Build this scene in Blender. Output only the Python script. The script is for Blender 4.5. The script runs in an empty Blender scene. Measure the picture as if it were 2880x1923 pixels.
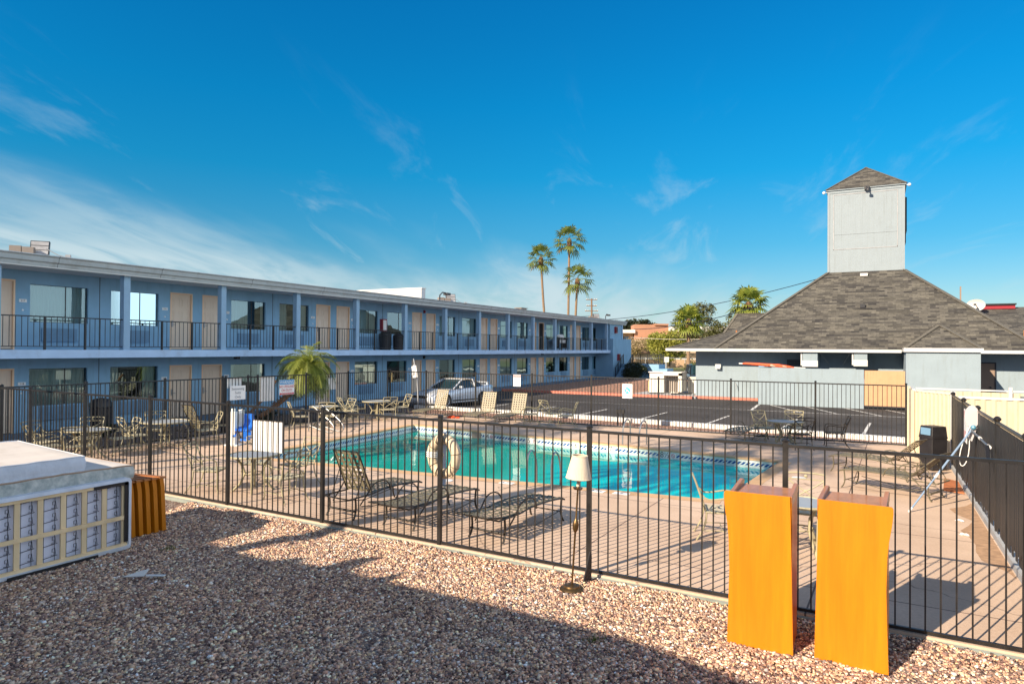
import bpy, bmesh, math, random
from math import sin, cos, pi, radians as R
from mathutils import Vector, Matrix
import numpy as np
random.seed(7)
sc = bpy.context.scene
COL = sc.collection

# ------------------------------------------------------------------ camera
cam = bpy.data.cameras.new('camera'); camo = bpy.data.objects.new('camera', cam); COL.objects.link(camo)
cam.sensor_width = 36; cam.lens = 36 * 1900 / 2880; cam.clip_end = 4000; cam.clip_start = .05
camo.location = (0, 0, 2.86)
YAW, ROLL, PITCH = R(28.46), R(.40), math.atan(16.5 / 1900)
camo.matrix_world = Matrix.Translation((0, 0, 2.86)) @ Matrix.Rotation(YAW, 4, 'Z') @ Matrix.Rotation(pi/2 + PITCH, 4, 'X') @ Matrix.Rotation(ROLL, 4, 'Z')
sc.camera = camo
sc.view_settings.view_transform = 'Standard'; sc.view_settings.look = 'None'
sc.view_settings.exposure = .85; sc.view_settings.gamma = 1

# ------------------------------------------------------------------ sky and sun
SUN_EL = math.atan2(1.81, 3.27)
ldir = Vector((1.16, 3.06, -1.81)).normalized()      # the way the light travels
SUN_AZ = math.atan2(-1.16, -3.06)                    # from +Y towards +X, where the sun stands
w = bpy.data.worlds.new('World'); sc.world = w; w.use_nodes = True
nt = w.node_tree; nt.nodes.clear()
def N(t, typ, **k):
    n = t.nodes.new(typ)
    for a, b in k.items():
        if a.startswith('_'): setattr(n, a[1:], b)
        else: n.inputs[a.replace('_', ' ')].default_value = b
    return n
def LK(t, a, b): t.links.new(a, b)
sky = N(nt, 'ShaderNodeTexSky', _sky_type='NISHITA', _sun_disc=False, _sun_elevation=SUN_EL, _sun_rotation=SUN_AZ,
        _air_density=1.0, _dust_density=.25, _ozone_density=3.2, _altitude=350)
tcn = N(nt, 'ShaderNodeTexCoord')
sx = N(nt, 'ShaderNodeSeparateXYZ'); LK(nt, tcn.outputs['Generated'], sx.inputs[0])
def MA(op, a, b_=None, c_=None, clamp=False):
    n = N(nt, 'ShaderNodeMath', _operation=op, _use_clamp=clamp)
    for i, v in enumerate((a, b_, c_)):
        if v is None: continue
        if isinstance(v, (int, float)): n.inputs[i].default_value = v
        else: LK(nt, v, n.inputs[i])
    return n.outputs[0]
def MR(v, a, b_, c_=0, d_=1):
    n = N(nt, 'ShaderNodeMapRange', _interpolation_type='SMOOTHSTEP'); LK(nt, v, n.inputs[0])
    for i, q in enumerate((a, b_, c_, d_)): n.inputs[i+1].default_value = q
    return n.outputs[0]
# a deep desert blue overhead that pales towards the horizon
rp = N(nt, 'ShaderNodeValToRGB'); LK(nt, sx.outputs[2], rp.inputs[0]); el = rp.color_ramp.elements
stops = [(0, (0.31, 0.33, 0.335)), (0.067, (0.26, 0.34, 0.355)), (0.145, (0.114, 0.352, 0.405)), (0.244, (0.026, 0.396, 0.493)), (0.336, (0.011, 0.414, 0.554)), (0.457, (0.009, 0.405, 0.59))]
el[0].position = 0; el[0].color = (*stops[0][1], 1); el[1].position = .457; el[1].color = (*stops[-1][1], 1)
for p_, c_ in stops[1:-1]: q = el.new(p_); q.color = (*c_, 1)
blue = N(nt, 'ShaderNodeMixRGB', _blend_type='MULTIPLY'); blue.inputs[0].default_value = 1; LK(nt, sky.outputs[0], blue.inputs[1]); LK(nt, rp.outputs[0], blue.inputs[2])
# high thin cirrus: the view direction is carried to a plane far overhead
za = MA('ADD', MA('MAXIMUM', sx.outputs[2], .02), .12)
cx = N(nt, 'ShaderNodeCombineXYZ'); LK(nt, MA('DIVIDE', sx.outputs[0], za), cx.inputs[0]); LK(nt, MA('DIVIDE', sx.outputs[1], za), cx.inputs[1])
mp0 = N(nt, 'ShaderNodeMapping'); LK(nt, cx.outputs[0], mp0.inputs[0]); mp0.inputs['Rotation'].default_value = (0, 0, R(-111))
mp = N(nt, 'ShaderNodeMapping'); LK(nt, mp0.outputs[0], mp.inputs[0])
mp.inputs['Scale'].default_value = (.42, 1.35, 1); mp.inputs['Location'].default_value = (5.1, 2.3, 0)
n1 = N(nt, 'ShaderNodeTexNoise', Scale=2.3, Detail=10, Roughness=.62, Distortion=.6); LK(nt, mp.outputs[0], n1.inputs[0])
n2 = N(nt, 'ShaderNodeTexNoise', Scale=.8, Detail=4, Roughness=.5); LK(nt, mp.outputs[0], n2.inputs[0])
zline = MA('MULTIPLY_ADD', sx.outputs[0], -.165, .030)
q_ = MA('SUBTRACT', MA('MULTIPLY_ADD', MA('SUBTRACT', n2.outputs[0], .5), .24, zline), sx.outputs[2])
veil = MA('MULTIPLY', MR(q_, -.045, .06), MR(n1.outputs[0], .30, .62, .38, 1))
wisp = MA('MULTIPLY', MA('MULTIPLY', MR(n1.outputs[0], .54, .76), MR(sx.outputs[2], .42, .12)), .30)
cm2 = MA('MAXIMUM', MA('MULTIPLY', veil, .92), wisp)
mixc0 = N(nt, 'ShaderNodeMixRGB'); LK(nt, cm2, mixc0.inputs[0]); LK(nt, blue.outputs[0], mixc0.inputs[1]); mixc0.inputs[2].default_value = (2.25, 2.8, 3.0, 1)
# milky fill light added to the unseen sky overhead and behind the viewer
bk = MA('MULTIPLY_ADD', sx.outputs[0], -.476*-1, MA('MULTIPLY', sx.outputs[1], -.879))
fillf = MA('MAXIMUM', MR(sx.outputs[2], .50, .72), MR(bk, -.15, .35), clamp=True)
mixc = N(nt, 'ShaderNodeMixRGB'); LK(nt, fillf, mixc.inputs[0]); LK(nt, mixc0.outputs[0], mixc.inputs[1]); mixc.inputs[2].default_value = (1.0, 1.3, 1.95, 1)
# bright fill added low in the unseen eastern sky to light the motel front
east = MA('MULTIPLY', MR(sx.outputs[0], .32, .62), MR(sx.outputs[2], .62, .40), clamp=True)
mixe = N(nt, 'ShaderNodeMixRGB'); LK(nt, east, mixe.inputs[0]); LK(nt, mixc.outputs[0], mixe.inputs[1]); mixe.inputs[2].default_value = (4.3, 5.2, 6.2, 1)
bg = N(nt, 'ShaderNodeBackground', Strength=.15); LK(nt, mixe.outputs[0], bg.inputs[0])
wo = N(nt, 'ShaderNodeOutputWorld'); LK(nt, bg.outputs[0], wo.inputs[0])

sun = bpy.data.lights.new('sun', 'SUN'); suno = bpy.data.objects.new('sun', sun); COL.objects.link(suno)
sun.energy = 5.0; sun.angle = R(.5); sun.color = (1, .84, .65)
suno.rotation_euler = (-ldir).to_track_quat('Z', 'Y').to_euler(); suno.location = (-10, -20, 20)

# ------------------------------------------------------------------ helpers
M = {}
def mat(name, col, rough=.7, metal=0, noise=0, nscale=4, bump=0, bscale=40, col2=None, coat=0, detail=5, spec=.5, stretch=None):
    m = bpy.data.materials.new(name); m.use_nodes = True; t = m.node_tree; b = t.nodes['Principled BSDF']
    b.inputs['Base Color'].default_value = (*col, 1); b.inputs['Roughness'].default_value = rough; b.inputs['Metallic'].default_value = metal
    b.inputs['Coat Weight'].default_value = coat; b.inputs['Specular IOR Level'].default_value = spec
    tc = N(t, 'ShaderNodeTexCoord'); src = tc.outputs['Object']
    if stretch:
        mpn = N(t, 'ShaderNodeMapping'); mpn.inputs['Scale'].default_value = stretch; LK(t, src, mpn.inputs[0]); src = mpn.outputs[0]
    if noise or col2:
        n = N(t, 'ShaderNodeTexNoise', Scale=nscale, Detail=detail, Roughness=.6); LK(t, src, n.inputs[0])
        rr = N(t, 'ShaderNodeMapRange'); LK(t, n.outputs[0], rr.inputs[0]); rr.inputs[1].default_value = .32; rr.inputs[2].default_value = .68
        mx = N(t, 'ShaderNodeMixRGB'); LK(t, rr.outputs[0], mx.inputs[0])
        if col2: a, c = col, col2
        else: a = tuple(v*(1-noise) for v in col); c = tuple(min(1, v*(1+noise)) for v in col)
        mx.inputs[1].default_value = (*a, 1); mx.inputs[2].default_value = (*c, 1); LK(t, mx.outputs[0], b.inputs['Base Color'])
    if bump:
        n = N(t, 'ShaderNodeTexNoise', Scale=bscale, Detail=4); LK(t, src, n.inputs[0])
        bp = N(t, 'ShaderNodeBump', Strength=bump, Distance=.02); LK(t, n.outputs[0], bp.inputs['Height']); LK(t, bp.outputs[0], b.inputs['Normal'])
    M[name] = m
    return m

BASE = {}
class MB:
    def __init__(s): s.v = []; s.f = []; s.uv = {}
    def add(s, vs, fs, uvs=None):
        o = len(s.v); s.v += [tuple(v) for v in vs]
        for i, f in enumerate(fs):
            if uvs: s.uv[len(s.f)] = uvs[i]
            s.f.append(tuple(o + k for k in f))
        return s
    def box(s, x0, x1, y0, y1, z0, z1, rz=0, piv=None, taper=1.0):
        cx, cy = ((x0+x1)/2, (y0+y1)/2); vs = []
        for z, k in ((z0, 1), (z1, taper)):
            for x, y in ((x0, y0), (x1, y0), (x1, y1), (x0, y1)): vs.append(Vector((cx+(x-cx)*k, cy+(y-cy)*k, z)))
        if rz:
            p = Vector(piv if piv else (cx, cy, 0)); Mx = Matrix.Rotation(rz, 3, 'Z'); vs = [Mx @ (v-p) + p for v in vs]
        return s.add(vs, [(3,2,1,0), (4,5,6,7), (0,1,5,4), (1,2,6,5), (2,3,7,6), (3,0,4,7)])
    def beam(s, a, b, w_, h_, up=(0, 0, 1)):
        a, b = Vector(a), Vector(b); d = (b-a).normalized(); u = Vector(up)
        if abs(d.dot(u)) > .99: u = Vector((1, 0, 0))
        r = d.cross(u).normalized(); u2 = r.cross(d).normalized(); vs = []
        for p in (a, b):
            for i, j in ((-1, -1), (1, -1), (1, 1), (-1, 1)): vs.append(p + r*(i*w_/2) + u2*(j*h_/2))
        return s.add(vs, [(3,2,1,0), (4,5,6,7), (0,1,5,4), (1,2,6,5), (2,3,7,6), (3,0,4,7)])
    def tube(s, pts, r, n=6, closed=False, flat=1.0):
        pts = [Vector(p) for p in pts]; rs = r if isinstance(r, (list, tuple)) else [r]*len(pts)
        o = len(s.v); K = len(pts); prev = None
        for i, p in enumerate(pts):
            if closed: d = (pts[(i+1) % K]-pts[i-1]).normalized()
            else: d = (pts[min(i+1, K-1)]-pts[max(i-1, 0)]).normalized()
            if prev is None:
                u = Vector((0, 0, 1)) if abs(d.z) < .9 else Vector((1, 0, 0))
                a = d.cross(u).normalized()
            else: a = (prev - d*prev.dot(d)).normalized()
            prev = a; b = d.cross(a)
            for k in range(n):
                t = 2*pi*k/n; s.v.append(tuple(p + (a*cos(t) + b*sin(t)*flat)*rs[i]))
        for i in range(K if closed else K-1):
            for k in range(n):
                a0 = o+i*n; b0 = o+((i+1) % K)*n
                s.f.append((a0+k, a0+(k+1) % n, b0+(k+1) % n, b0+k))
        if not closed:
            s.f.append(tuple(o+k for k in range(n))[::-1]); s.f.append(tuple(o+(K-1)*n+k for k in range(n)))
        return s
    def lathe(s, prof, c=(0, 0, 0), n=24, axis='z', sx=1, sy=1):
        o = len(s.v); c = Vector(c)
        for r, z in prof:
            for k in range(n):
                t = 2*pi*k/n; p = Vector((r*cos(t)*sx, r*sin(t)*sy, z))
                if axis == 'y': p = Vector((p.x, p.z, p.y))
                if axis == 'x': p = Vector((p.z, p.x, p.y))
                s.v.append(tuple(c+p))
        for i in range(len(prof)-1):
            for k in range(n): s.f.append((o+i*n+k, o+i*n+(k+1) % n, o+(i+1)*n+(k+1) % n, o+(i+1)*n+k))
        s.f.append(tuple(o+k for k in range(n))[::-1]); s.f.append(tuple(o+(len(prof)-1)*n+k for k in range(n)))
        return s
    def prism(s, poly, d):        # poly: 3D points, d: extrusion vector
        d = Vector(d); n = len(poly); vs = [Vector(p) for p in poly] + [Vector(p)+d for p in poly]
        return s.add(vs, [tuple(range(n))[::-1], tuple(range(n, 2*n))] + [(i, (i+1) % n, n+(i+1) % n, n+i) for i in range(n)])
    def blob(s, c, r, seed=0, amp=.15, seg=12, flat=(1, 1, 1)):
        rnd = random.Random(seed); o = len(s.v)
        for i in range(seg+1):
            for k in range(seg*2):
                th = pi*i/seg; ph = pi*k/seg
                q = r*(1+amp*(sin(3*ph+seed)*sin(2*th+seed) + rnd.uniform(-.4, .4)))
                s.v.append((c[0]+q*sin(th)*cos(ph)*flat[0], c[1]+q*sin(th)*sin(ph)*flat[1], c[2]+q*cos(th)*flat[2]))
        for i in range(seg):
            for k in range(seg*2):
                a = o+i*seg*2; b = a+seg*2
                s.f.append((a+k, b+k, b+(k+1) % (seg*2), a+(k+1) % (seg*2)))
        return s
    def xf(s, mtx, start=0):
        for i in range(start, len(s.v)): s.v[i] = tuple(mtx @ Vector(s.v[i]))
        return s
    def build(s, name, m, parent=None, smooth=False, world=False, label=None, bevel=0, kind=None):
        me = bpy.data.meshes.new(name)
        vs = s.v
        if world and parent is not None:
            b = BASE[parent.name]; vs = [(v[0]-b[0], v[1]-b[1], v[2]-b[2]) for v in vs]
        me.from_pydata(vs, [], s.f)
        if s.uv:
            ul = me.uv_layers.new(name='UVMap')
            for p in me.polygons:
                if p.index in s.uv:
                    for li, uvv in zip(p.loop_indices, s.uv[p.index]): ul.data[li].uv = uvv
        for mm in (m if isinstance(m, list) else [m]): me.materials.append(M[mm] if isinstance(mm, str) else mm)
        if smooth:
            me.shade_smooth() if smooth is True else None
        o = bpy.data.objects.new(name, me); COL.objects.link(o)
        bm = bmesh.new(); bm.from_mesh(me); bmesh.ops.recalc_face_normals(bm, faces=bm.faces)
        if bevel: bmesh.ops.bevel(bm, geom=bm.edges, offset=bevel, segments=1, affect='EDGES')
        bm.to_mesh(me); bm.free()
        if smooth is True: me.set_sharp_from_angle(angle=R(40))
        if parent is not None:
            o.parent = parent; BASE[o.name] = BASE[parent.name]
        else: BASE[o.name] = (0, 0, 0)
        if label: o['label'] = label
        if kind: o['kind'] = kind
        return o

def thing(name, label, cat, loc=(0, 0, 0), rz=0, group=None):
    o = bpy.data.objects.new(name, None); COL.objects.link(o); o.empty_display_size = .2
    o.location = loc; o.rotation_euler = (0, 0, rz); o['label'] = label; o['category'] = cat
    if group: o['group'] = group
    BASE[o.name] = tuple(loc)
    return o
def tag(o, label, cat, group=None):
    o['label'] = label; o['category'] = cat
    if group: o['group'] = group
    return o
def struct(o): o['kind'] = 'structure'; return o
KIDS = {}
def register(root):
    """remember a finished thing's parts so that it can be copied"""
    KIDS[root.name] = [o for o in bpy.data.objects if o.parent == root]
    for k in KIDS[root.name]: KIDS[k.name] = [o for o in bpy.data.objects if o.parent == k]
def dup(root, loc, rz, label, group=None, scale=None):
    r = root.copy(); COL.objects.link(r); r.location = loc; r.rotation_euler = (0, 0, rz); r['label'] = label
    if group: r['group'] = group
    if scale: r.scale = scale
    for ch in KIDS[root.name]:
        c = ch.copy(); COL.objects.link(c); c.parent = r
        for g in KIDS[ch.name]:
            d = g.copy(); COL.objects.link(d); d.parent = c
    return r
def text(txt, size, name, m, parent=None, loc=(0, 0, 0), rot=(0, 0, 0), ext=.001, align='CENTER', base=True, label=None, squash=1):
    cu = bpy.data.curves.new(name, 'FONT'); cu.body = txt; cu.size = size; cu.extrude = ext; cu.align_x = align; cu.align_y = 'CENTER'; cu.space_line = .95
    o = bpy.data.objects.new(name, cu); COL.objects.link(o)
    cu.materials.append(M[m]); b = BASE[parent.name] if parent is not None and base else (0, 0, 0)
    o.location = (loc[0]-b[0], loc[1]-b[1], loc[2]-b[2]); o.rotation_euler = rot
    me = bpy.data.meshes.new_from_object(o); me.name = name; loc_, rot_ = o.location.copy(), o.rotation_euler.copy(); bpy.data.objects.remove(o)
    for v in me.vertices: v.co.x *= squash
    o = bpy.data.objects.new(name, me); COL.objects.link(o); o.location = loc_; o.rotation_euler = rot_
    if parent is not None: o.parent = parent
    if label: o['label'] = label
    return o
# ------------------------------------------------------------------ materials
mat('motel_stucco', (.25, .44, .60), .9, noise=.07, nscale=1.2, bump=.5, bscale=45)
mat('motel_post', (.33, .50, .66), .85, noise=.05, nscale=3, bump=.35, bscale=60)
mat('slab_paint', (.50, .68, .90), .8, noise=.06, nscale=2)
mat('fascia_paint', (.46, .50, .50), .6, noise=.06, nscale=1.5)
mat('fascia_light', (.64, .64, .60), .6, noise=.05)
mat('soffit_paint', (.50, .53, .54), .9)
mat('roof_felt', (.36, .36, .37), .9, noise=.2, nscale=2)
mat('door_paint', (.76, .61, .47), .55, noise=.03, nscale=2)
mat('door_frame', (.88, .60, .38), .55)
mat('steel', (.36, .37, .38), .42, metal=1)
mat('white_plastic', (.80, .80, .78), .45)
mat('sign_white', (.86, .86, .84), .5, noise=.02)
mat('sign_text', (.22, .24, .27), .6)
mat('sign_red', (.62, .05, .07), .5)
mat('sign_blue', (.05, .30, .60), .5)
mat('sign_ltblue', (.05, .42, .62), .5)
mat('black', (.012, .012, .014), .5)
mat('rail_black', (.010, .012, .016), .35, noise=.2)
mat('fence_paint', (.016, .014, .013), .36, noise=.5, nscale=6, spec=.6)
mat('curtain', (.55, .60, .58), .9)
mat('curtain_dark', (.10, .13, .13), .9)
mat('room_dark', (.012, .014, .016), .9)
mat('unit_blue', (.16, .30, .44), .6)
mat('lobby_stucco', (.27, .335, .375), .9, noise=.045, nscale=1.3, bump=.45, bscale=30)
mat('tower_board', (.265, .315, .345), .75, noise=.03, nscale=3)
mat('white_trim', (.56, .56, .55), .5, noise=.03)
mat('hip_cap', (.12, .11, .09), .9, noise=.2, nscale=8)
mat('tan_gate', (.52, .31, .17), .8, noise=.06, nscale=3)
mat('brown_door', (.26, .18, .13), .6)
mat('bronze', (.03, .03, .034), .4)
mat('cream_metal', (.56, .48, .34), .55, noise=.05, nscale=2)
mat('orange_laminate', (.60, .195, .004), .38, noise=.17, nscale=2.6, stretch=(2.6, 1, .22), coat=.12, bump=.10, bscale=90, detail=9)
mat('brown_wood', (.44, .175, .06), .35, noise=.18, nscale=5, stretch=(3, 1, 1), coat=.25)
mat('brass_old', (.17, .105, .045), .38, metal=.85, noise=.3, nscale=20)
mat('lampshade', (.68, .57, .43), .85, noise=.04, nscale=10)
mat('chair_cream', (.36, .32, .20), .5, noise=.15, nscale=6)
mat('chair_strap', (.50, .46, .34), .65, noise=.12, nscale=10)
mat('lounge_frame', (.022, .017, .012), .42, noise=.3, nscale=8)
mat('lounge_strap', (.17, .15, .095), .6, noise=.25, nscale=8)
mat('lounge_frame_tan', (.13, .11, .07), .45, noise=.2, nscale=8)
mat('lounge_strap_light', (.36, .31, .22), .65, noise=.08, nscale=12)
mat('table_glass', (.34, .37, .40), .30, noise=.05, spec=.4)
mat('ring_cream', (.66, .54, .38), .55, noise=.08, nscale=9)
mat('rope', (.22, .17, .11), .8)
mat('lift_white', (.80, .80, .76), .45)
mat('lift_blue', (.02, .16, .62), .4)
mat('pole_blue', (.22, .31, .44), .35)
mat('pole_blue_d', (.10, .28, .40), .4)
mat('net_white', (.46, .44, .46), .8)
mat('trash_dark', (.022, .020, .022), .45, noise=.3)
mat('mattress_top', (.62, .57, .52), .9, bump=.4, bscale=14, noise=.04, nscale=3, stretch=(1, .2, 1))
mat('mattress_side', (.66, .70, .76), .9, noise=.10, nscale=5, bump=.4, bscale=20)
mat('mattress_side_dirty', (.62, .62, .56), .95, col2=(.30, .34, .32), nscale=11, bump=.4, bscale=20)
mat('quilt_blue', (.30, .46, .68), .8)
mat('piping', (.40, .27, .18), .8)
mat('pine', (.82, .62, .36), .75, noise=.14, nscale=4, stretch=(1, 1, .3))
mat('ticking', (.80, .82, .97), .9, noise=.07, nscale=3)
mat('wire_dark', (.012, .016, .04), .5)
mat('asphalt', (.040, .036, .035), .95, noise=.20, nscale=.8, bump=.35, bscale=160)
mat('line_white', (.62, .61, .58), .85, noise=.15, nscale=7)
mat('kerb_white', (.74, .73, .69), .85, noise=.12, nscale=4)
mat('kerb_red', (.60, .19, .13), .8, noise=.18, nscale=3)
mat('concrete', (.36, .37, .38), .9, noise=.12, nscale=3, bump=.2, bscale=60)
mat('curb_green', (.25, .28, .25), .85, noise=.12, nscale=5)
mat('walk_blue', (.12, .18, .25), .9, noise=.1)
mat('lawn', (.20, .21, .06), .95, noise=.35, nscale=.6)
mat('dry_ground', (.33, .24, .15), .95, noise=.2, nscale=.5)
mat('palm_trunk', (.25, .165, .10), .9, noise=.25, nscale=3, stretch=(1, 1, 4), bump=.5, bscale=8)
mat('palm_skirt', (.16, .085, .045), .95, noise=.4, nscale=9)
def leafmat(name, a, b, trans=.35):
    m = bpy.data.materials.new(name); m.use_nodes = True; t = m.node_tree; t.nodes.clear()
    tc = N(t, 'ShaderNodeTexCoord'); n = N(t, 'ShaderNodeTexNoise', Scale=1.7, Detail=4); LK(t, tc.outputs['Object'], n.inputs[0])
    rr = N(t, 'ShaderNodeMapRange'); LK(t, n.outputs[0], rr.inputs[0]); rr.inputs[1].default_value = .35; rr.inputs[2].default_value = .65
    mx = N(t, 'ShaderNodeMixRGB'); LK(t, rr.outputs[0], mx.inputs[0]); mx.inputs[1].default_value = (*a, 1); mx.inputs[2].default_value = (*b, 1)
    d = N(t, 'ShaderNodeBsdfPrincipled', Roughness=.5); tr = N(t, 'ShaderNodeBsdfTranslucent'); ms = N(t, 'ShaderNodeMixShader'); ms.inputs[0].default_value = trans
    LK(t, mx.outputs[0], d.inputs['Base Color']); LK(t, mx.outputs[0], tr.inputs[0]); LK(t, d.outputs[0], ms.inputs[1]); LK(t, tr.outputs[0], ms.inputs[2])
    o = N(t, 'ShaderNodeOutputMaterial'); LK(t, ms.outputs[0], o.inputs[0]); M[name] = m
leafmat('frond', (.12, .165, .03), (.24, .27, .05))
leafmat('frond_bright', (.14, .20, .03), (.36, .38, .06))
leafmat('frond_dry', (.26, .17, .05), (.42, .28, .09))
leafmat('verde_leaf', (.24, .26, .04), (.42, .41, .08))
leafmat('olive_leaf', (.09, .10, .03), (.18, .18, .07))
leafmat('dark_leaf', (.018, .028, .012), (.04, .055, .02))
leafmat('tan_leaf', (.26, .20, .10), (.42, .33, .16))
mat('bark', (.13, .10, .07), .9, noise=.3)
mat('far_brick', (.42, .215, .13), .9, noise=.08, nscale=.6)
mat('far_stucco', (.55, .40, .27), .9, noise=.06, nscale=.4)
mat('far_white', (.80, .76, .70), .8)
mat('far_brown', (.14, .09, .06), .9, noise=.3)
mat('far_block', (.50, .33, .20), .9, noise=.12, nscale=.3)
mat('wood_pole', (.20, .115, .065), .9)
mat('car_silver', (.66, .70, .76), .22, metal=.25, coat=1)
mat('car_dark', (.05, .052, .06), .25, metal=.5, coat=1)
mat('tyre', (.018, .018, .019), .8)
mat('soft_top', (.36, .31, .24), .9, noise=.08)
mat('headlamp', (.65, .70, .75), .1, spec=.9)
mat('car_glass', (.012, .035, .045), .04, spec=1)
mat('orange_cloth', (.80, .10, .025), .6, noise=.2, nscale=9)
mat('orange_pale', (.80, .42, .30), .7)
mat('bollard_tan', (.70, .46, .24), .7)
mat('cabinet', (.76, .70, .62), .6, noise=.05)
mat('cabinet_brown', (.25, .21, .18), .7)
mat('ext_red', (.30, .02, .03), .4)
mat('bare_dirt', (.40, .25, .15), 1, noise=.25, nscale=9)
mat('rust_mat', (.42, .14, .05), .95, noise=.3, nscale=8)
mat('paper', (.75, .76, .74), .8)

# roof shingles: rows of tabs of three lengths, laid by the face's own UV (metres)
def shingle(name):
    m = bpy.data.materials.new(name); m.use_nodes = True; t = m.node_tree; b = t.nodes['Principled BSDF']
    uv = N(t, 'ShaderNodeUVMap')
    cols = []
    for k, (bw, rh, off, c1, c2) in enumerate(((.40, .155, .37, (.026, .025, .023), (.185, .172, .140)), (.80, .155, .21, (.034, .032, .033), (.125, .115, .092)))):
        br = N(t, 'ShaderNodeTexBrick', Scale=1, Mortar_Size=.008 if k == 0 else 0, Bias=-.12, Brick_Width=bw, Row_Height=rh); br.offset = off; br.offset_frequency = 2+k; br.squash = 1
        br.inputs['Color1'].default_value = (*c1, 1); br.inputs['Color2'].default_value = (*c2, 1); br.inputs['Mortar'].default_value = (.055, .052, .048, 1)
        LK(t, uv.outputs[0], br.inputs[0]); cols.append(br)
    mx = N(t, 'ShaderNodeMixRGB'); mx.inputs[0].default_value = .45; LK(t, cols[0].outputs[0], mx.inputs[1]); LK(t, cols[1].outputs[0], mx.inputs[2])
    nz = N(t, 'ShaderNodeTexNoise', Scale=7, Detail=4); LK(t, uv.outputs[0], nz.inputs[0])
    m2 = N(t, 'ShaderNodeMixRGB', _blend_type='MULTIPLY'); m2.inputs[0].default_value = .55; LK(t, mx.outputs[0], m2.inputs[1])
    rr = N(t, 'ShaderNodeMapRange'); LK(t, nz.outputs[0], rr.inputs[0]); rr.inputs[1].default_value = .3; rr.inputs[2].default_value = .7; rr.inputs[3].default_value = .6; rr.inputs[4].default_value = 1.35
    LK(t, rr.outputs[0], m2.inputs[2]); LK(t, m2.outputs[0], b.inputs['Base Color']); b.inputs['Roughness'].default_value = .95
    bp = N(t, 'ShaderNodeBump', Strength=.5, Distance=.02); LK(t, cols[0].outputs['Fac'], bp.inputs['Height']); bp.invert = True; LK(t, bp.outputs[0], b.inputs['Normal'])
    M[name] = m
shingle('shingles')

# deck: salt-finish concrete with cast joints, hairline cracks, spots and stains
def deckmat():
    m = bpy.data.materials.new('deck_concrete'); m.use_nodes = True; t = m.node_tree; b = t.nodes['Principled BSDF']
    tc = N(t, 'ShaderNodeTexCoord'); P = tc.outputs['Object']
    n = N(t, 'ShaderNodeTexNoise', Scale=.45, Detail=8, Roughness=.62); LK(t, P, n.inputs[0])
    rr = N(t, 'ShaderNodeMapRange'); LK(t, n.outputs[0], rr.inputs[0]); rr.inputs[1].default_value = .35; rr.inputs[2].default_value = .68
    mx = N(t, 'ShaderNodeMixRGB'); LK(t, rr.outputs[0], mx.inputs[0]); mx.inputs[1].default_value = (.53, .38, .27, 1); mx.inputs[2].default_value = (.69, .52, .39, 1)
    sp = N(t, 'ShaderNodeTexNoise', Scale=26, Detail=5, Roughness=.7); LK(t, P, sp.inputs[0])
    sr = N(t, 'ShaderNodeMapRange'); LK(t, sp.outputs[0], sr.inputs[0]); sr.inputs[1].default_value = .3; sr.inputs[2].default_value = .72; sr.inputs[3].default_value = .86; sr.inputs[4].default_value = 1.09
    m2 = N(t, 'ShaderNodeMixRGB', _blend_type='MULTIPLY'); m2.inputs[0].default_value = 1; LK(t, mx.outputs[0], m2.inputs[1]); LK(t, sr.outputs[0], m2.inputs[2])
    br = N(t, 'ShaderNodeTexBrick', Scale=1, Mortar_Size=.011, Brick_Width=3.05, Row_Height=3.35); br.offset = 0
    mp_ = N(t, 'ShaderNodeMapping'); mp_.inputs['Location'].default_value = (.9, 1.15, 0); mp_.inputs['Rotation'].default_value = (0, 0, R(1.5)); LK(t, P, mp_.inputs[0]); LK(t, mp_.outputs[0], br.inputs[0])
    m3 = N(t, 'ShaderNodeMixRGB', _blend_type='MIX'); LK(t, br.outputs['Fac'], m3.inputs[0]); LK(t, m2.outputs[0], m3.inputs[1]); m3.inputs[2].default_value = (.15, .10, .08, 1)
    # cracks
    vo = N(t, 'ShaderNodeTexVoronoi', _feature='DISTANCE_TO_EDGE', Scale=.30); dn = N(t, 'ShaderNodeTexNoise', Scale=2.2, Detail=4); LK(t, P, dn.inputs[0])
    ad = N(t, 'ShaderNodeMixRGB', _blend_type='ADD'); ad.inputs[0].default_value = .45; LK(t, P, ad.inputs[1]); LK(t, dn.outputs['Color'], ad.inputs[2]); LK(t, ad.outputs[0], vo.inputs[0])
    cr = N(t, 'ShaderNodeMapRange'); LK(t, vo.outputs[0], cr.inputs[0]); cr.inputs[1].default_value = .0012; cr.inputs[2].default_value = .0045; cr.inputs[3].default_value = .55; cr.inputs[4].default_value = 0
    m4 = N(t, 'ShaderNodeMixRGB'); LK(t, cr.outputs[0], m4.inputs[0]); LK(t, m3.outputs[0], m4.inputs[1]); m4.inputs[2].default_value = (.10, .06, .045, 1)
    # blotches and dark drips
    v2 = N(t, 'ShaderNodeTexNoise', Scale=1.6, Detail=6, Roughness=.7); LK(t, P, v2.inputs[0])
    c2 = N(t, 'ShaderNodeMapRange'); LK(t, v2.outputs[0], c2.inputs[0]); c2.inputs[1].default_value = .60; c2.inputs[2].default_value = .75; c2.inputs[3].default_value = 0; c2.inputs[4].default_value = .28
    m5 = N(t, 'ShaderNodeMixRGB'); LK(t, c2.outputs[0], m5.inputs[0]); LK(t, m4.outputs[0], m5.inputs[1]); m5.inputs[2].default_value = (.24, .13, .085, 1)
    LK(t, m5.outputs[0], b.inputs['Base Color']); b.inputs['Roughness'].default_value = .82
    bp = N(t, 'ShaderNodeBump', Strength=.25, Distance=.01); LK(t, sp.outputs[0], bp.inputs['Height']); LK(t, bp.outputs[0], b.inputs['Normal'])
    M['deck_concrete'] = m
deckmat()

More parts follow.
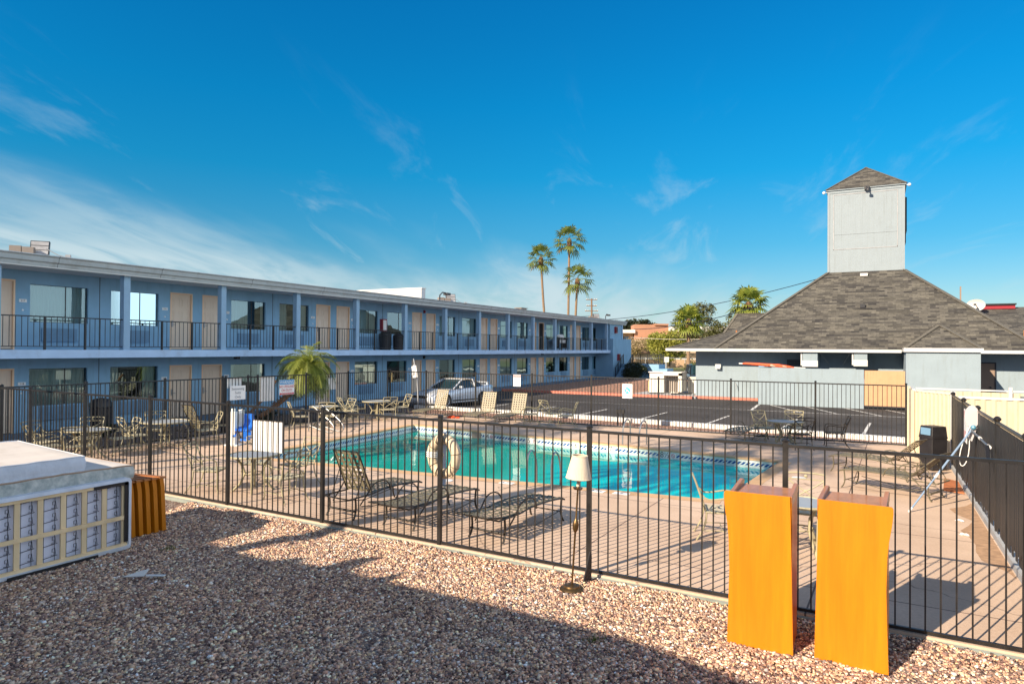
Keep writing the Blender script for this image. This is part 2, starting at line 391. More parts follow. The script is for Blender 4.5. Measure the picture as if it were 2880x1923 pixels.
# crushed rock: every cell its own colour, cell edges sunk
def gravelmat(name, scale, dist=.02, dim=1.0, warm=0):
    m = bpy.data.materials.new(name); m.use_nodes = True; t = m.node_tree; b = t.nodes['Principled BSDF']
    tc = N(t, 'ShaderNodeTexCoord'); P = tc.outputs['Object']
    dn = N(t, 'ShaderNodeTexNoise', Scale=scale*.5, Detail=2); LK(t, P, dn.inputs[0])
    ad = N(t, 'ShaderNodeMixRGB', _blend_type='ADD'); ad.inputs[0].default_value = .35/scale; LK(t, P, ad.inputs[1]); LK(t, dn.outputs['Color'], ad.inputs[2])
    vo = N(t, 'ShaderNodeTexVoronoi', _feature='F1', Scale=scale); ve = N(t, 'ShaderNodeTexVoronoi', _feature='DISTANCE_TO_EDGE', Scale=scale)
    LK(t, ad.outputs[0], vo.inputs[0]); LK(t, ad.outputs[0], ve.inputs[0])
    sp = N(t, 'ShaderNodeSeparateColor'); LK(t, vo.outputs['Color'], sp.inputs[0])
    cr = N(t, 'ShaderNodeValToRGB'); LK(t, sp.outputs[0], cr.inputs[0]); e = cr.color_ramp.elements; cr.color_ramp.interpolation = 'LINEAR'
    cs = [(0, (.14, .085, .075)), (.2, (.30, .19, .15)), (.42, (.45, .29, .22)), (.6, (.56, .42, .33)), (.78, (.36, .25, .22)), (.92, (.66, .56, .47)), (1, (.72, .67, .62))]
    if warm: cs = [(0, (.28, .13, .08)), (.3, (.44, .22, .14)), (.6, (.54, .30, .2)), (.85, (.60, .40, .30)), (1, (.5, .26, .18))]
    e[0].position = cs[0][0]; e[0].color = (*[c*dim for c in cs[0][1]], 1); e[1].position = 1; e[1].color = (*[c*dim for c in cs[-1][1]], 1)
    for p_, c in cs[1:-1]: q = e.new(p_); q.color = (*[x*dim for x in c], 1)
    LK(t, cr.outputs[0], b.inputs['Base Color']); b.inputs['Roughness'].default_value = .9
    mr = N(t, 'ShaderNodeMapRange'); LK(t, ve.outputs[0], mr.inputs[0]); mr.inputs[2].default_value = .25
    bp = N(t, 'ShaderNodeBump', Strength=1, Distance=dist); LK(t, mr.outputs[0], bp.inputs['Height']); LK(t, bp.outputs[0], b.inputs['Normal'])
    M[name] = m
gravelmat('gravel_bed', 26, .03, .75)
gravelmat('gravel_red', 16, .04, 1, 1)
# single stones: colour carried per stone
m = bpy.data.materials.new('stone'); m.use_nodes = True; t = m.node_tree; b = t.nodes['Principled BSDF']
at = N(t, 'ShaderNodeVertexColor', _layer_name='Col'); LK(t, at.outputs[0], b.inputs['Base Color']); b.inputs['Roughness'].default_value = .85
M['stone'] = m

# board grooves running up and down (tower boarding)
t = M['tower_board'].node_tree; b = t.nodes['Principled BSDF']; tc = t.nodes['Texture Coordinate']
wv = N(t, 'ShaderNodeTexWave', _wave_type='BANDS', _bands_direction='X', Scale=2.5); LK(t, tc.outputs['Object'], wv.inputs[0])
mr = N(t, 'ShaderNodeMapRange'); LK(t, wv.outputs[1], mr.inputs[0]); mr.inputs[2].default_value = .04
bp = N(t, 'ShaderNodeBump', Strength=.35, Distance=.01); LK(t, mr.outputs[0], bp.inputs['Height']); LK(t, bp.outputs[0], b.inputs['Normal'])

def glass(name, tint=(.75, .85, .85), ior=1.9, base=.14):
    m = bpy.data.materials.new(name); m.use_nodes = True; t = m.node_tree; t.nodes.clear()
    tr = N(t, 'ShaderNodeBsdfTransparent'); tr.inputs[0].default_value = (*tint, 1); gl = N(t, 'ShaderNodeBsdfGlossy', Roughness=.0); gl.inputs[0].default_value = (.60, .78, .78, 1)
    tc = N(t, 'ShaderNodeTexCoord'); nz = N(t, 'ShaderNodeTexNoise', Scale=1.3, Detail=1); LK(t, tc.outputs['Object'], nz.inputs[0])
    bp = N(t, 'ShaderNodeBump', Strength=.06, Distance=.05); LK(t, nz.outputs[0], bp.inputs['Height']); LK(t, bp.outputs[0], gl.inputs['Normal'])
    fr = N(t, 'ShaderNodeFresnel', IOR=ior); ad = N(t, 'ShaderNodeMath', _operation='ADD', _use_clamp=True); LK(t, fr.outputs[0], ad.inputs[0]); ad.inputs[1].default_value = base
    ms = N(t, 'ShaderNodeMixShader'); LK(t, ad.outputs[0], ms.inputs[0]); LK(t, tr.outputs[0], ms.inputs[1]); LK(t, gl.outputs[0], ms.inputs[2])
    o = N(t, 'ShaderNodeOutputMaterial'); LK(t, ms.outputs[0], o.inputs[0]); M[name] = m
glass('window_glass')

def watermat():
    m = bpy.data.materials.new('pool_water'); m.use_nodes = True; t = m.node_tree; t.nodes.clear()
    tc = N(t, 'ShaderNodeTexCoord'); P = tc.outputs['Object']; s = N(t, 'ShaderNodeSeparateXYZ'); LK(t, P, s.inputs[0])
    mpw = N(t, 'ShaderNodeMapping'); mpw.inputs['Scale'].default_value = (1, 1.8, 1); mpw.inputs['Rotation'].default_value = (0, 0, R(15)); LK(t, P, mpw.inputs[0])
    a = N(t, 'ShaderNodeTexNoise', Scale=1.0, Detail=4, Roughness=.5); LK(t, mpw.outputs[0], a.inputs[0])
    bp = N(t, 'ShaderNodeBump', Strength=.13, Distance=.05); LK(t, a.outputs[0], bp.inputs['Height'])
    r = N(t, 'ShaderNodeMapRange'); LK(t, s.outputs[0], r.inputs[0]); r.inputs[1].default_value = -8.5; r.inputs[2].default_value = -5
    mx = N(t, 'ShaderNodeMixRGB'); LK(t, r.outputs[0], mx.inputs[0]); mx.inputs[1].default_value = (.008, .44, .36, 1); mx.inputs[2].default_value = (.0, .74, .72, 1)
    rf = N(t, 'ShaderNodeBsdfTransparent'); rf.inputs[0].default_value = (.45, .93, .90, 1)
    df = N(t, 'ShaderNodeBsdfDiffuse'); LK(t, mx.outputs[0], df.inputs[0])      # light scattered back by the treated water
    m0 = N(t, 'ShaderNodeMixShader'); m0.inputs[0].default_value = .80; LK(t, rf.outputs[0], m0.inputs[1]); LK(t, df.outputs[0], m0.inputs[2])
    gl = N(t, 'ShaderNodeBsdfGlossy', Roughness=.015); LK(t, bp.outputs[0], gl.inputs['Normal'])
    fr = N(t, 'ShaderNodeFresnel', IOR=1.33); LK(t, bp.outputs[0], fr.inputs['Normal'])
    ms = N(t, 'ShaderNodeMixShader'); LK(t, fr.outputs[0], ms.inputs[0]); LK(t, m0.outputs[0], ms.inputs[1]); LK(t, gl.outputs[0], ms.inputs[2])
    o = N(t, 'ShaderNodeOutputMaterial'); LK(t, ms.outputs[0], o.inputs[0]); M['pool_water'] = m
watermat()
def basinmat():
    m = bpy.data.materials.new('pool_plaster'); m.use_nodes = True; t = m.node_tree; b = t.nodes['Principled BSDF']
    tc = N(t, 'ShaderNodeTexCoord'); s = N(t, 'ShaderNodeSeparateXYZ'); LK(t, tc.outputs['Object'], s.inputs[0])
    r = N(t, 'ShaderNodeMapRange'); LK(t, s.outputs[0], r.inputs[0]); r.inputs[1].default_value = -8; r.inputs[2].default_value = -4.5
    mx = N(t, 'ShaderNodeMixRGB'); LK(t, r.outputs[0], mx.inputs[0]); mx.inputs[1].default_value = (.03, .55, .45, 1); mx.inputs[2].default_value = (.0, .58, .72, 1)
    nz = N(t, 'ShaderNodeTexNoise', Scale=.9, Detail=4); LK(t, tc.outputs['Object'], nz.inputs[0])
    rr = N(t, 'ShaderNodeMapRange'); LK(t, nz.outputs[0], rr.inputs[0]); rr.inputs[3].default_value = .85; rr.inputs[4].default_value = 1.12
    m2 = N(t, 'ShaderNodeMixRGB', _blend_type='MULTIPLY'); m2.inputs[0].default_value = 1; LK(t, mx.outputs[0], m2.inputs[1]); LK(t, rr.outputs[0], m2.inputs[2])
    LK(t, m2.outputs[0], b.inputs['Base Color']); b.inputs['Roughness'].default_value = .8; M['pool_plaster'] = m
basinmat()
mat('pool_step', (.30, .62, .52), .7, noise=.1)
def tilemat():
    m = bpy.data.materials.new('pool_tile'); m.use_nodes = True; t = m.node_tree; b = t.nodes['Principled BSDF']
    uv = N(t, 'ShaderNodeUVMap'); s = N(t, 'ShaderNodeSeparateXYZ'); LK(t, uv.outputs[0], s.inputs[0])
    # a running wave of blue on white
    sx_ = N(t, 'ShaderNodeMath', _operation='MULTIPLY'); LK(t, s.outputs[0], sx_.inputs[0]); sx_.inputs[1].default_value = 2*pi/.12
    sh = N(t, 'ShaderNodeMath', _operation='MULTIPLY_ADD'); LK(t, s.outputs[1], sh.inputs[0]); sh.inputs[1].default_value = 60; LK(t, sx_.outputs[0], sh.inputs[2])
    si = N(t, 'ShaderNodeMath', _operation='SINE'); LK(t, sh.outputs[0], si.inputs[0])
    gt = N(t, 'ShaderNodeMath', _operation='GREATER_THAN'); LK(t, si.outputs[0], gt.inputs[0]); gt.inputs[1].default_value = -.35
    av = N(t, 'ShaderNodeMath', _operation='SUBTRACT'); LK(t, s.outputs[1], av.inputs[0]); av.inputs[1].default_value = .170
    ab = N(t, 'ShaderNodeMath', _operation='ABSOLUTE'); LK(t, av.outputs[0], ab.inputs[0])
    lt = N(t, 'ShaderNodeMath', _operation='LESS_THAN'); LK(t, ab.outputs[0], lt.inputs[0]); lt.inputs[1].default_value = .038
    mu = N(t, 'ShaderNodeMath', _operation='MULTIPLY'); LK(t, gt.outputs[0], mu.inputs[0]); LK(t, lt.outputs[0], mu.inputs[1])
    mx = N(t, 'ShaderNodeMixRGB'); LK(t, mu.outputs[0], mx.inputs[0]); mx.inputs[1].default_value = (.66, .72, .70, 1); mx.inputs[2].default_value = (.015, .08, .28, 1)
    LK(t, mx.outputs[0], b.inputs['Base Color']); b.inputs['Roughness'].default_value = .2; M['pool_tile'] = m
tilemat()

# tarry crack filler, oil spots and tyre-worn patches on the asphalt
t = M['asphalt'].node_tree; b = t.nodes['Principled BSDF']; tc = t.nodes['Texture Coordinate']; src = b.inputs['Base Color'].links[0].from_socket
dn = N(t, 'ShaderNodeTexNoise', Scale=.9, Detail=5); LK(t, tc.outputs['Object'], dn.inputs[0])
ad = N(t, 'ShaderNodeMixRGB', _blend_type='ADD'); ad.inputs[0].default_value = 1.6; LK(t, tc.outputs['Object'], ad.inputs[1]); LK(t, dn.outputs['Color'], ad.inputs[2])
vo = N(t, 'ShaderNodeTexVoronoi', _feature='DISTANCE_TO_EDGE', Scale=.16); LK(t, ad.outputs[0], vo.inputs[0])
cr = N(t, 'ShaderNodeMapRange'); LK(t, vo.outputs[0], cr.inputs[0]); cr.inputs[1].default_value = .003; cr.inputs[2].default_value = .008; cr.inputs[3].default_value = .8; cr.inputs[4].default_value = 0
mx = N(t, 'ShaderNodeMixRGB'); LK(t, cr.outputs[0], mx.inputs[0]); LK(t, src, mx.inputs[1]); mx.inputs[2].default_value = (.012, .012, .013, 1)
n2_ = N(t, 'ShaderNodeTexNoise', Scale=.28, Detail=6); LK(t, tc.outputs['Object'], n2_.inputs[0]); r2_ = N(t, 'ShaderNodeMapRange'); LK(t, n2_.outputs[0], r2_.inputs[0]); r2_.inputs[1].default_value = .35; r2_.inputs[2].default_value = .7; r2_.inputs[3].default_value = .75; r2_.inputs[4].default_value = 1.35
m3_ = N(t, 'ShaderNodeMixRGB', _blend_type='MULTIPLY'); m3_.inputs[0].default_value = 1; LK(t, mx.outputs[0], m3_.inputs[1]); LK(t, r2_.outputs[0], m3_.inputs[2]); LK(t, m3_.outputs[0], b.inputs['Base Color'])
# scuffs and drips: thin vertical streaks over a painted surface
def streaks(name, col, amount, scale=(3, 3, .35)):
    t = M[name].node_tree; b = t.nodes['Principled BSDF']; tc = t.nodes['Texture Coordinate']; l_ = b.inputs['Base Color'].links; src = l_[0].from_socket
    mp_ = N(t, 'ShaderNodeMapping'); mp_.inputs['Scale'].default_value = scale; LK(t, tc.outputs['Object'], mp_.inputs[0])
    n = N(t, 'ShaderNodeTexNoise', Scale=1.6, Detail=7, Roughness=.65); LK(t, mp_.outputs[0], n.inputs[0])
    r = N(t, 'ShaderNodeMapRange'); LK(t, n.outputs[0], r.inputs[0]); r.inputs[1].default_value = .52; r.inputs[2].default_value = .78; r.inputs[4].default_value = amount
    m = N(t, 'ShaderNodeMixRGB'); LK(t, r.outputs[0], m.inputs[0]); LK(t, src, m.inputs[1]); m.inputs[2].default_value = (*col, 1); LK(t, m.outputs[0], b.inputs['Base Color'])
streaks('motel_stucco', (.17, .28, .37), .5); streaks('lobby_stucco', (.20, .22, .21), .5); streaks('tower_board', (.19, .21, .21), .45, (4, 4, .3))
streaks('fascia_paint', (.26, .25, .22), .6, (2, 2, 1)); streaks('slab_paint', (.34, .40, .48), .6, (2, 1.2, 1)); streaks('white_trim', (.40, .38, .33), .4, (2, 2, 2))
streaks('orange_laminate', (.40, .12, .004), .35, (5, 5, .5)); streaks('door_paint', (.55, .38, .27), .5, (2, 2, .6))
streaks('cream_metal', (.42, .30, .16), .5, (3, 3, .6)); streaks('mattress_top', (.46, .40, .33), .5, (2, 2, 2)); streaks('ticking', (.60, .60, .75), .4, (3, 3, 3)); streaks('kerb_white', (.30, .28, .25), .6, (2, 2, 2))
streaks('line_white', (.12, .11, .11), .8, (2, 2, 2)); streaks('kerb_red', (.25, .16, .14), .7, (3, 3, 3))
# ------------------------------------------------------------------ ground, deck, pool
def sheet(name, polys, z, m, kind='structure'):
    b = MB()
    for p in polys: b.add([(x, y, z) for x, y in p], [tuple(range(len(p)))])
    o = b.build(name, m); o['kind'] = kind; return o
def near_y(x): return 7.97 - .027*(x - 1.5)
DL, DR = -18.95, 1.62
far_y = 23.62
deck_poly = [(DL, near_y(DL)-.035), (DR, near_y(DR)-.035), (DR, far_y), (DL, far_y)]
NL, NR, FR, FL = (-14.35, 12.2), (-2.6, 13.15), (-2.19, 18.48), (-15.06, 20.23)
pool = [NL, NR, FR, FL]
# one great sheet of ground with the pool terrace left open in it
X0, X1, Y0, Y1 = -900, 900, -300, 1500
g = MB()
o4 = [(X0, Y0), (X1, Y0), (X1, Y1), (X0, Y1)]
for i in range(4):
    j = (i+1) % 4
    g.add([(*o4[i], -.09), (*o4[j], -.09), (*deck_poly[j], -.09), (*deck_poly[i], -.09)], [(0, 1, 2, 3)])
struct(g.build('ground', 'gravel_bed'))
d = MB()
for i in range(4):
    j = (i+1) % 4
    d.add([(*deck_poly[i], 0), (*deck_poly[j], 0), (*pool[j], 0), (*pool[i], 0)], [(0, 1, 2, 3)])
    d.add([(*deck_poly[i], 0), (*deck_poly[j], 0), (*deck_poly[j], -.16), (*deck_poly[i], -.16)], [(0, 1, 2, 3)])
struct(d.build('pool_deck', 'deck_concrete'))
# low green curb along the near fence line
c = MB(); yl, yr = near_y(DL)-.035, near_y(DR)-.035
c.add([(DL, yl-.045, -.09), (DR, yr-.045, -.09), (DR, yr-.003, -.09), (DL, yl-.003, -.09), (DL, yl-.045, -.035), (DR, yr-.045, -.035), (DR, yr-.003, -.025), (DL, yl-.003, -.025)],
      [(3,2,1,0), (4,5,6,7), (0,1,5,4), (1,2,6,5), (2,3,7,6), (3,0,4,7)])
struct(c.build('curb', 'curb_green'))

pl = thing('swimming_pool', 'rectangular swimming pool with blue and white wave tiles, deep end to the right', 'pool', (-8.5, 16, 0))
def zf(x): return -.80 if x < -11 else (-.80 - (x+11)*.12 if x < -6 else -1.4)
b = MB(); xs = [-15.1, -11, -6, -2.1]
def edge(a, c_, t): return (a[0]+(c_[0]-a[0])*t, a[1]+(c_[1]-a[1])*t)
rows = []
for t in (0, .33, .66, 1):
    n_ = edge(NL, NR, t); f_ = edge(FL, FR, t); z = zf((n_[0]+f_[0])/2) if t not in (0,) else -.80
    rows.append((n_, f_, z))
for i in range(3):
    n0, f0, z0 = rows[i]; n1, f1, z1 = rows[i+1]
    b.add([(*n0, z0), (*n1, z1), (*f1, z1), (*f0, z0)], [(0, 1, 2, 3)])
    b.add([(*n0, z0), (*n1, z1), (*n1, -.30), (*n0, -.30)], [(0, 1, 2, 3)])
    b.add([(*f0, z0), (*f1, z1), (*f1, -.30), (*f0, -.30)], [(0, 1, 2, 3)])
b.add([(*NL, -.80), (*FL, -.80), (*FL, -.3), (*NL, -.3)], [(0, 1, 2, 3)])
b.add([(*NR, -1.4), (*FR, -1.4), (*FR, -.3), (*NR, -.3)], [(0, 1, 2, 3)])
b.build('basin', 'pool_plaster', pl, world=True)
b = MB(); u = 0
for i in range(4):
    a, c_ = pool[i], pool[(i+1) % 4]; L = math.dist(a, c_)
    b.add([(*a, -.31), (*c_, -.31), (*c_, -.035), (*a, -.035)], [(0, 1, 2, 3)], [[(u, 0), (u+L, 0), (u+L, .275), (u, .275)]]); u += L
b.build('tile_band', 'pool_tile', pl, world=True)
# bull-nosed edge round the pool
b = MB(); ctr = Vector((-8.5, 16, 0)); M['coping'] = M['deck_concrete']
for i in range(4):
    a, c_ = Vector((*pool[i], 0)), Vector((*pool[(i+1) % 4], 0)); d_ = (c_-a).normalized(); nrm = Vector((-d_.y, d_.x, 0))
    if nrm.dot(ctr-a) < 0: nrm = -nrm
    b.add([a-nrm*.28+Vector((0,0,.004)), c_-nrm*.28+Vector((0,0,.004)), c_+nrm*.025+Vector((0,0,.006)), a+nrm*.025+Vector((0,0,.006)), c_+nrm*.025-Vector((0,0,.035)), a+nrm*.025-Vector((0,0,.035)), c_-Vector((0,0,.035)), a-Vector((0,0,.035))],
          [(0,1,2,3), (3,2,4,5), (5,4,6,7)])
mat('coping', (.58, .37, .20), .8, noise=.12, nscale=2.5, bump=.2, bscale=50)
b.build('coping', 'coping', pl, world=True)
# rounded entry steps in the shallow corner
for k in range(3):
    z0 = -.36-k*.16; prof = []
    cpt = Vector((-14.72, 16.9, 0)); b = MB()
    r2 = 1.15+k*.75; ring = [cpt + Vector((r2*cos(t_), r2*1.35*sin(t_), z0)) for t_ in [R(-86+i*172/20) for i in range(21)]]
    b.prism(ring, (0, 0, -.16)); b.build('step', 'pool_step', pl, world=True)
wt = MB(); wt.add([(*p, -.245) for p in pool], [(0, 1, 2, 3)]); struct(wt.build('water', 'pool_water'))
fdir = Vector((FR[0]-FL[0], FR[1]-FL[1], 0)).normalized(); fang = math.atan2(fdir.y, fdir.x)
for s, x in (('3', -13.63), ('4', -11.62), ('5', -9.93), ('6', -8.18), ('7', -7.0), ('8½', -5.29)):
    y = FL[1] + (x-FL[0])*fdir.y/fdir.x
    b = MB(); p = Vector((x, y, -.14)) - Vector((-fdir.y, fdir.x, 0))*.006
    b.beam(p-fdir*.14, p+fdir*.14, .004, .20); b.build('depth_tile', 'sign_white', pl, world=True)
    p = p - Vector((-fdir.y, fdir.x, 0))*.006
    text(s, .22, 'depth_marking', 'black', pl, (p.x, p.y, p.z), (pi/2, 0, fang))
for x in (-11.45, -9.70, -5.05):
    y = FL[1] + (x-FL[0])*fdir.y/fdir.x; p = Vector((x, y, -.14)) - Vector((-fdir.y, fdir.x, 0))*.012
    b = MB(); b.beam(p-fdir*.09, p+fdir*.09, .004, .15); o_ = b.build('depth_tile', 'sign_white', pl, world=True)
    b = MB(); q = p - Vector((-fdir.y, fdir.x, 0))*.008
    b.tube([q+fdir*.05*cos(a_)+Vector((0, 0, .05*sin(a_))) for a_ in [i*pi/6 for i in range(12)]], .006, 4, closed=True)
    b.tube([q-fdir*.04+Vector((0, 0, .04)), q+fdir*.04-Vector((0, 0, .04))], .006, 4); b.build('no_diving_mark', 'sign_red', pl, world=True)
b = MB(); x = -12.1; y = FL[1] + (x-FL[0])*fdir.y/fdir.x
b.box(x-.2, x+.2, y-.02, y+.01, -.28, -.04, rz=fang, piv=(x, y, 0)); b.build('skimmer', 'cabinet_brown', pl, world=True)
# markings painted on the near side of the deck
for tx, x, y in (('6 FT', -4.95, 12.75), ('7', -4.45, 12.78), ('3½ FT', -10.6, 12.2), ('5 FT', -6.9, 12.55)):
    b = MB(); b.box(x-.16, x+.16, y-.10, y+.10, .004, .008); b.build('deck_tile', 'sign_white', pl, world=True)
    text(tx, .13, 'depth_marking', 'black', pl, (x, y, .0095), (0, 0, 0), ext=.0005)
for i, (x, y, lb) in enumerate(((-8.15, 12.1, 'round white skimmer lid in the deck beside the life ring'), (-1.55, 16.35, 'round white skimmer lid in the deck right of the deep end'))):
    b = MB(); b.lathe([(.01, .004), (.15, .004), (.15, .012), (.01, .014)], (x, y, 0), 20)
    tag(b.build('deck_skimmer', 'white_plastic'), lb, 'skimmer', 'round skimmers in the deck')

# strips and kerbs between terrace and car park
KB = [(-19.5, 26.2), (-13, 26.08), (-9.8, 25.85), (-5.9, 25.4), (-.5, 24.87), (14, 23.4)]
for i in range(1):
    sheet('gravel_strip', [[(DL, far_y+.02), (6, far_y+.02)] + [(x, y+.1) for x, y in KB[::-1]]], -.06, 'gravel_red')
# concrete footing under far fence, a little crumbled
b = MB(); b.box(DL, .9, far_y-.12, far_y+.12, -.1, .03); struct(b.build('curb', 'concrete'))
b = MB(); rn = random.Random(3)
for (x0, y0), (x1, y1) in zip(KB, KB[1:]):
    a, c_ = Vector((x0, y0, 0)), Vector((x1, y1, 0)); d_ = (c_-a).normalized(); n_ = Vector((-d_.y, d_.x, 0))
    for (s0, s1, z) in ((0, .30, .10),):
        b.add([a+n_*s0+Vector((0,0,-.08)), c_+n_*s0+Vector((0,0,-.08)), c_+n_*s1+Vector((0,0,-.08)), a+n_*s1+Vector((0,0,-.08)),
               a+n_*s0+Vector((0,0,z)), c_+n_*s0+Vector((0,0,z)), c_+n_*(s1-.02)+Vector((0,0,z)), a+n_*(s1-.02)+Vector((0,0,z))],
              [(4,5,6,7), (0,1,5,4), (1,2,6,5), (2,3,7,6), (3,0,4,7)])
struct(b.build('kerb', 'kerb_white'))
asph = [[(-22.25, 26.2)] + [(x, y+.28) for x, y in KB] + [(60, 18), (60, 40), (-22.25, 40)], [(-22.25, 40), (60, 40), (60, 74.5), (-22.25, 74.5)], [(-19.52, 26.45), (-22.25, 26.45), (-22.25, 8), (-21.4, 8)][:0] or [(-60, 66.5), (-22.25, 66.5), (-22.25, 74.5), (-60, 74.5)]]
sheet('parking_lot', asph, -.045, 'asphalt')
b = MB()
def stripe(x0, y0, x1, y1, w_=.10):
    a, c_ = Vector((x0, y0, -.041)), Vector((x1, y1, -.041)); d_ = (c_-a).normalized(); n_ = Vector((-d_.y, d_.x, 0))*w_/2
    b.add([a-n_, c_-n_, c_+n_, a+n_], [(0, 1, 2, 3)])
for x in (-16.9, -14.2, -11.5, -8.62, -5.85, -3.1, -.4): stripe(x-.06, 26.3 if x < -7 else 25.9, x+.12, 30.6)
for x0, x1 in ((-4.99, -3.19), (-3.3, -1.6), (-1.46, .15), (.35, 2.0), (2.2, 3.8)): stripe(x0, 37.72, x1, 34.1)
stripe(-5.5, 34.0, 6, 34.05); stripe(-5.55, 37.7, -5.35, 34.0, .14); stripe(-16, 33.9, -5.5, 34.0, .05)
struct(b.build('parking_lines', 'line_white'))
# red painted kerb, gravel island, blue-grey walks
b = MB(); b.box(-22.25, -9.55, 39.62, 39.92, -.05, .10); b.box(-9.55, -5.6, 39.92+.35, 40.35, -.05, .10); struct(b.build('kerb', 'kerb_red'))
sheet('gravel_island', [[(-22.25, 39.92), (-13.4, 39.92), (-13.4, 49), (-17.5, 60), (-22.25, 60)]], .05, 'gravel_red')
b = MB(); b.box(-13.4, -9.4, 39.925, 49, -.05, .075); b.box(-9.4, -5.6, 40.36, 41.24, -.05, .075); struct(b.build('pavement', 'concrete'))
b = MB(); b.box(-24, -22.28, 6, 66.4, -.09, .06); struct(b.build('footpath', 'walk_blue'))
b = MB(); b.box(-22.2, -13.3, 60.0, 60.25, -.05, .12); b.box(-13.4, -4, 49.0, 49.25, -.05, .12); b.box(-60, 60, 74.5, 74.9, -.05, .14); struct(b.build('kerb', 'kerb_white'))
sheet('planting_bed', [[(-22.27, 6), (-18.97, 6), (-18.97, 26.1), (-22.27, 26.1)]], -.05, 'gravel_bed')
sheet('lawn', [[(-200, 74.9), (140, 74.9), (140, 78), (-200, 78)], [(-200, 90), (140, 90), (140, 128), (-200, 128)]], -.02, 'lawn')
sheet('road', [[(-200, 78), (140, 78), (140, 90), (-200, 90)]], -.03, 'asphalt')
sheet('dry_ground', [[(-300, 128), (200, 128), (200, 500), (-300, 500)]], -.025, 'dry_ground')

# crushed rock lying loose in front of the terrace
rng = np.random.default_rng(5)
gs = .0215
xs, ys = np.meshgrid(np.arange(-11.2, 2.4, gs), np.arange(3.1, 8.5, gs))
P = np.stack([xs.ravel(), ys.ravel()], 1) + rng.uniform(-.012, .012, (xs.size, 2))
cth, sth = cos(YAW), sin(YAW)
Xc = P[:, 0]*cth + P[:, 1]*sth; Zc = -P[:, 0]*sth + P[:, 1]*cth
px = 1440 + 1900*Xc/Zc; py = 978 + 1900*2.93/Zc
keep = (Zc > 4) & (px > -60) & (px < 2950) & (py < 2010) & (P[:, 1] < near_y(P[:, 0])-.095)
P = P[keep]
n = len(P)
cube = np.array([(x, y, z) for z in (-1, 1) for x, y in ((-1, -1), (1, -1), (1, 1), (-1, 1))], float)
V = cube[None] * rng.uniform(.45, 1.0, (n, 8, 3))
V *= (rng.uniform(.010, .0180, (n, 1, 1)) * np.where(rng.random((n, 1, 1)) < .07, 1.6, 1))
V[:, :, 2] *= rng.uniform(.5, .9, (n, 1))
a1 = rng.uniform(0, 2*pi, n); a2 = rng.normal(0, .45, n)
ca, sa = np.cos(a2)[:, None], np.sin(a2)[:, None]
x_, z_ = V[:, :, 0]*ca + V[:, :, 2]*sa, -V[:, :, 0]*sa + V[:, :, 2]*ca; V[:, :, 0] = x_; V[:, :, 2] = z_
ca, sa = np.cos(a1)[:, None], np.sin(a1)[:, None]
x_, y_ = V[:, :, 0]*ca - V[:, :, 1]*sa, V[:, :, 0]*sa + V[:, :, 1]*ca; V[:, :, 0] = x_; V[:, :, 1] = y_
lump = .012*np.sin(P[:, 0]*1.9+.5)*np.cos(P[:, 1]*2.3) + .008*np.sin(P[:, 0]*5.1+P[:, 1]*4)
V[:, :, 0] += P[:, 0:1]; V[:, :, 1] += P[:, 1:2]; V[:, :, 2] += (-.083 + .045*np.clip(1-(near_y(P[:, 0])-.09-P[:, 1])/.35, 0, 1) + lump + rng.uniform(-.004, .010, n))[:, None]
F = np.array([(3,2,1,0), (4,5,6,7), (0,1,5,4), (1,2,6,5), (2,3,7,6), (3,0,4,7)])
FF = (F[None] + (np.arange(n)*8)[:, None, None]).reshape(-1)
me = bpy.data.meshes.new('gravel'); me.vertices.add(n*8); me.vertices.foreach_set('co', V.reshape(-1))
me.loops.add(n*24); me.loops.foreach_set('vertex_index', FF.astype(np.int32)); me.polygons.add(n*6)
me.polygons.foreach_set('loop_start', np.arange(0, n*24, 4, dtype=np.int32)); me.update(calc_edges=True); me.validate()
pal = np.array([(.46,.32,.23), (.62,.47,.32), (.33,.22,.17), (.19,.13,.115), (.74,.63,.48), (.42,.36,.31), (.55,.36,.24), (.10,.075,.072), (.30,.29,.28), (.70,.54,.33), (.86,.82,.74)])
pr = np.array([.14, .15, .12, .15, .10, .09, .08, .08, .04, .05, .04]); pr = pr/pr.sum()
big = .5+.5*np.sin(P[:, 0]*1.3+1.1*np.sin(P[:, 1]*1.7))*np.cos(P[:, 1]*1.1+.6*np.sin(P[:, 0]*2.3))
tone = np.stack([1.06+0*big, .90+.08*big, .84+.12*big], 1) * (1.12-.16*rng.random((n, 1)))
cc = np.exp(rng.normal(0, .28, (n, 1))) * tone * pal[rng.choice(len(pal), n, p=pr)] * rng.uniform(.8, 1.2, (n, 1))
vc = np.ones((n*8, 4)); vc[:, :3] = np.repeat(np.clip(cc, 0, 1), 8, 0)
ca_ = me.color_attributes.new('Col', 'FLOAT_COLOR', 'POINT'); ca_.data.foreach_set('color', vc.reshape(-1))
me.materials.append(M['stone']); gr = bpy.data.objects.new('gravel', me); COL.objects.link(gr)
gr['kind'] = 'stuff'; gr['label'] = 'loose pink and tan crushed gravel in front of the near fence'; gr['category'] = 'gravel'
print('stones', n)
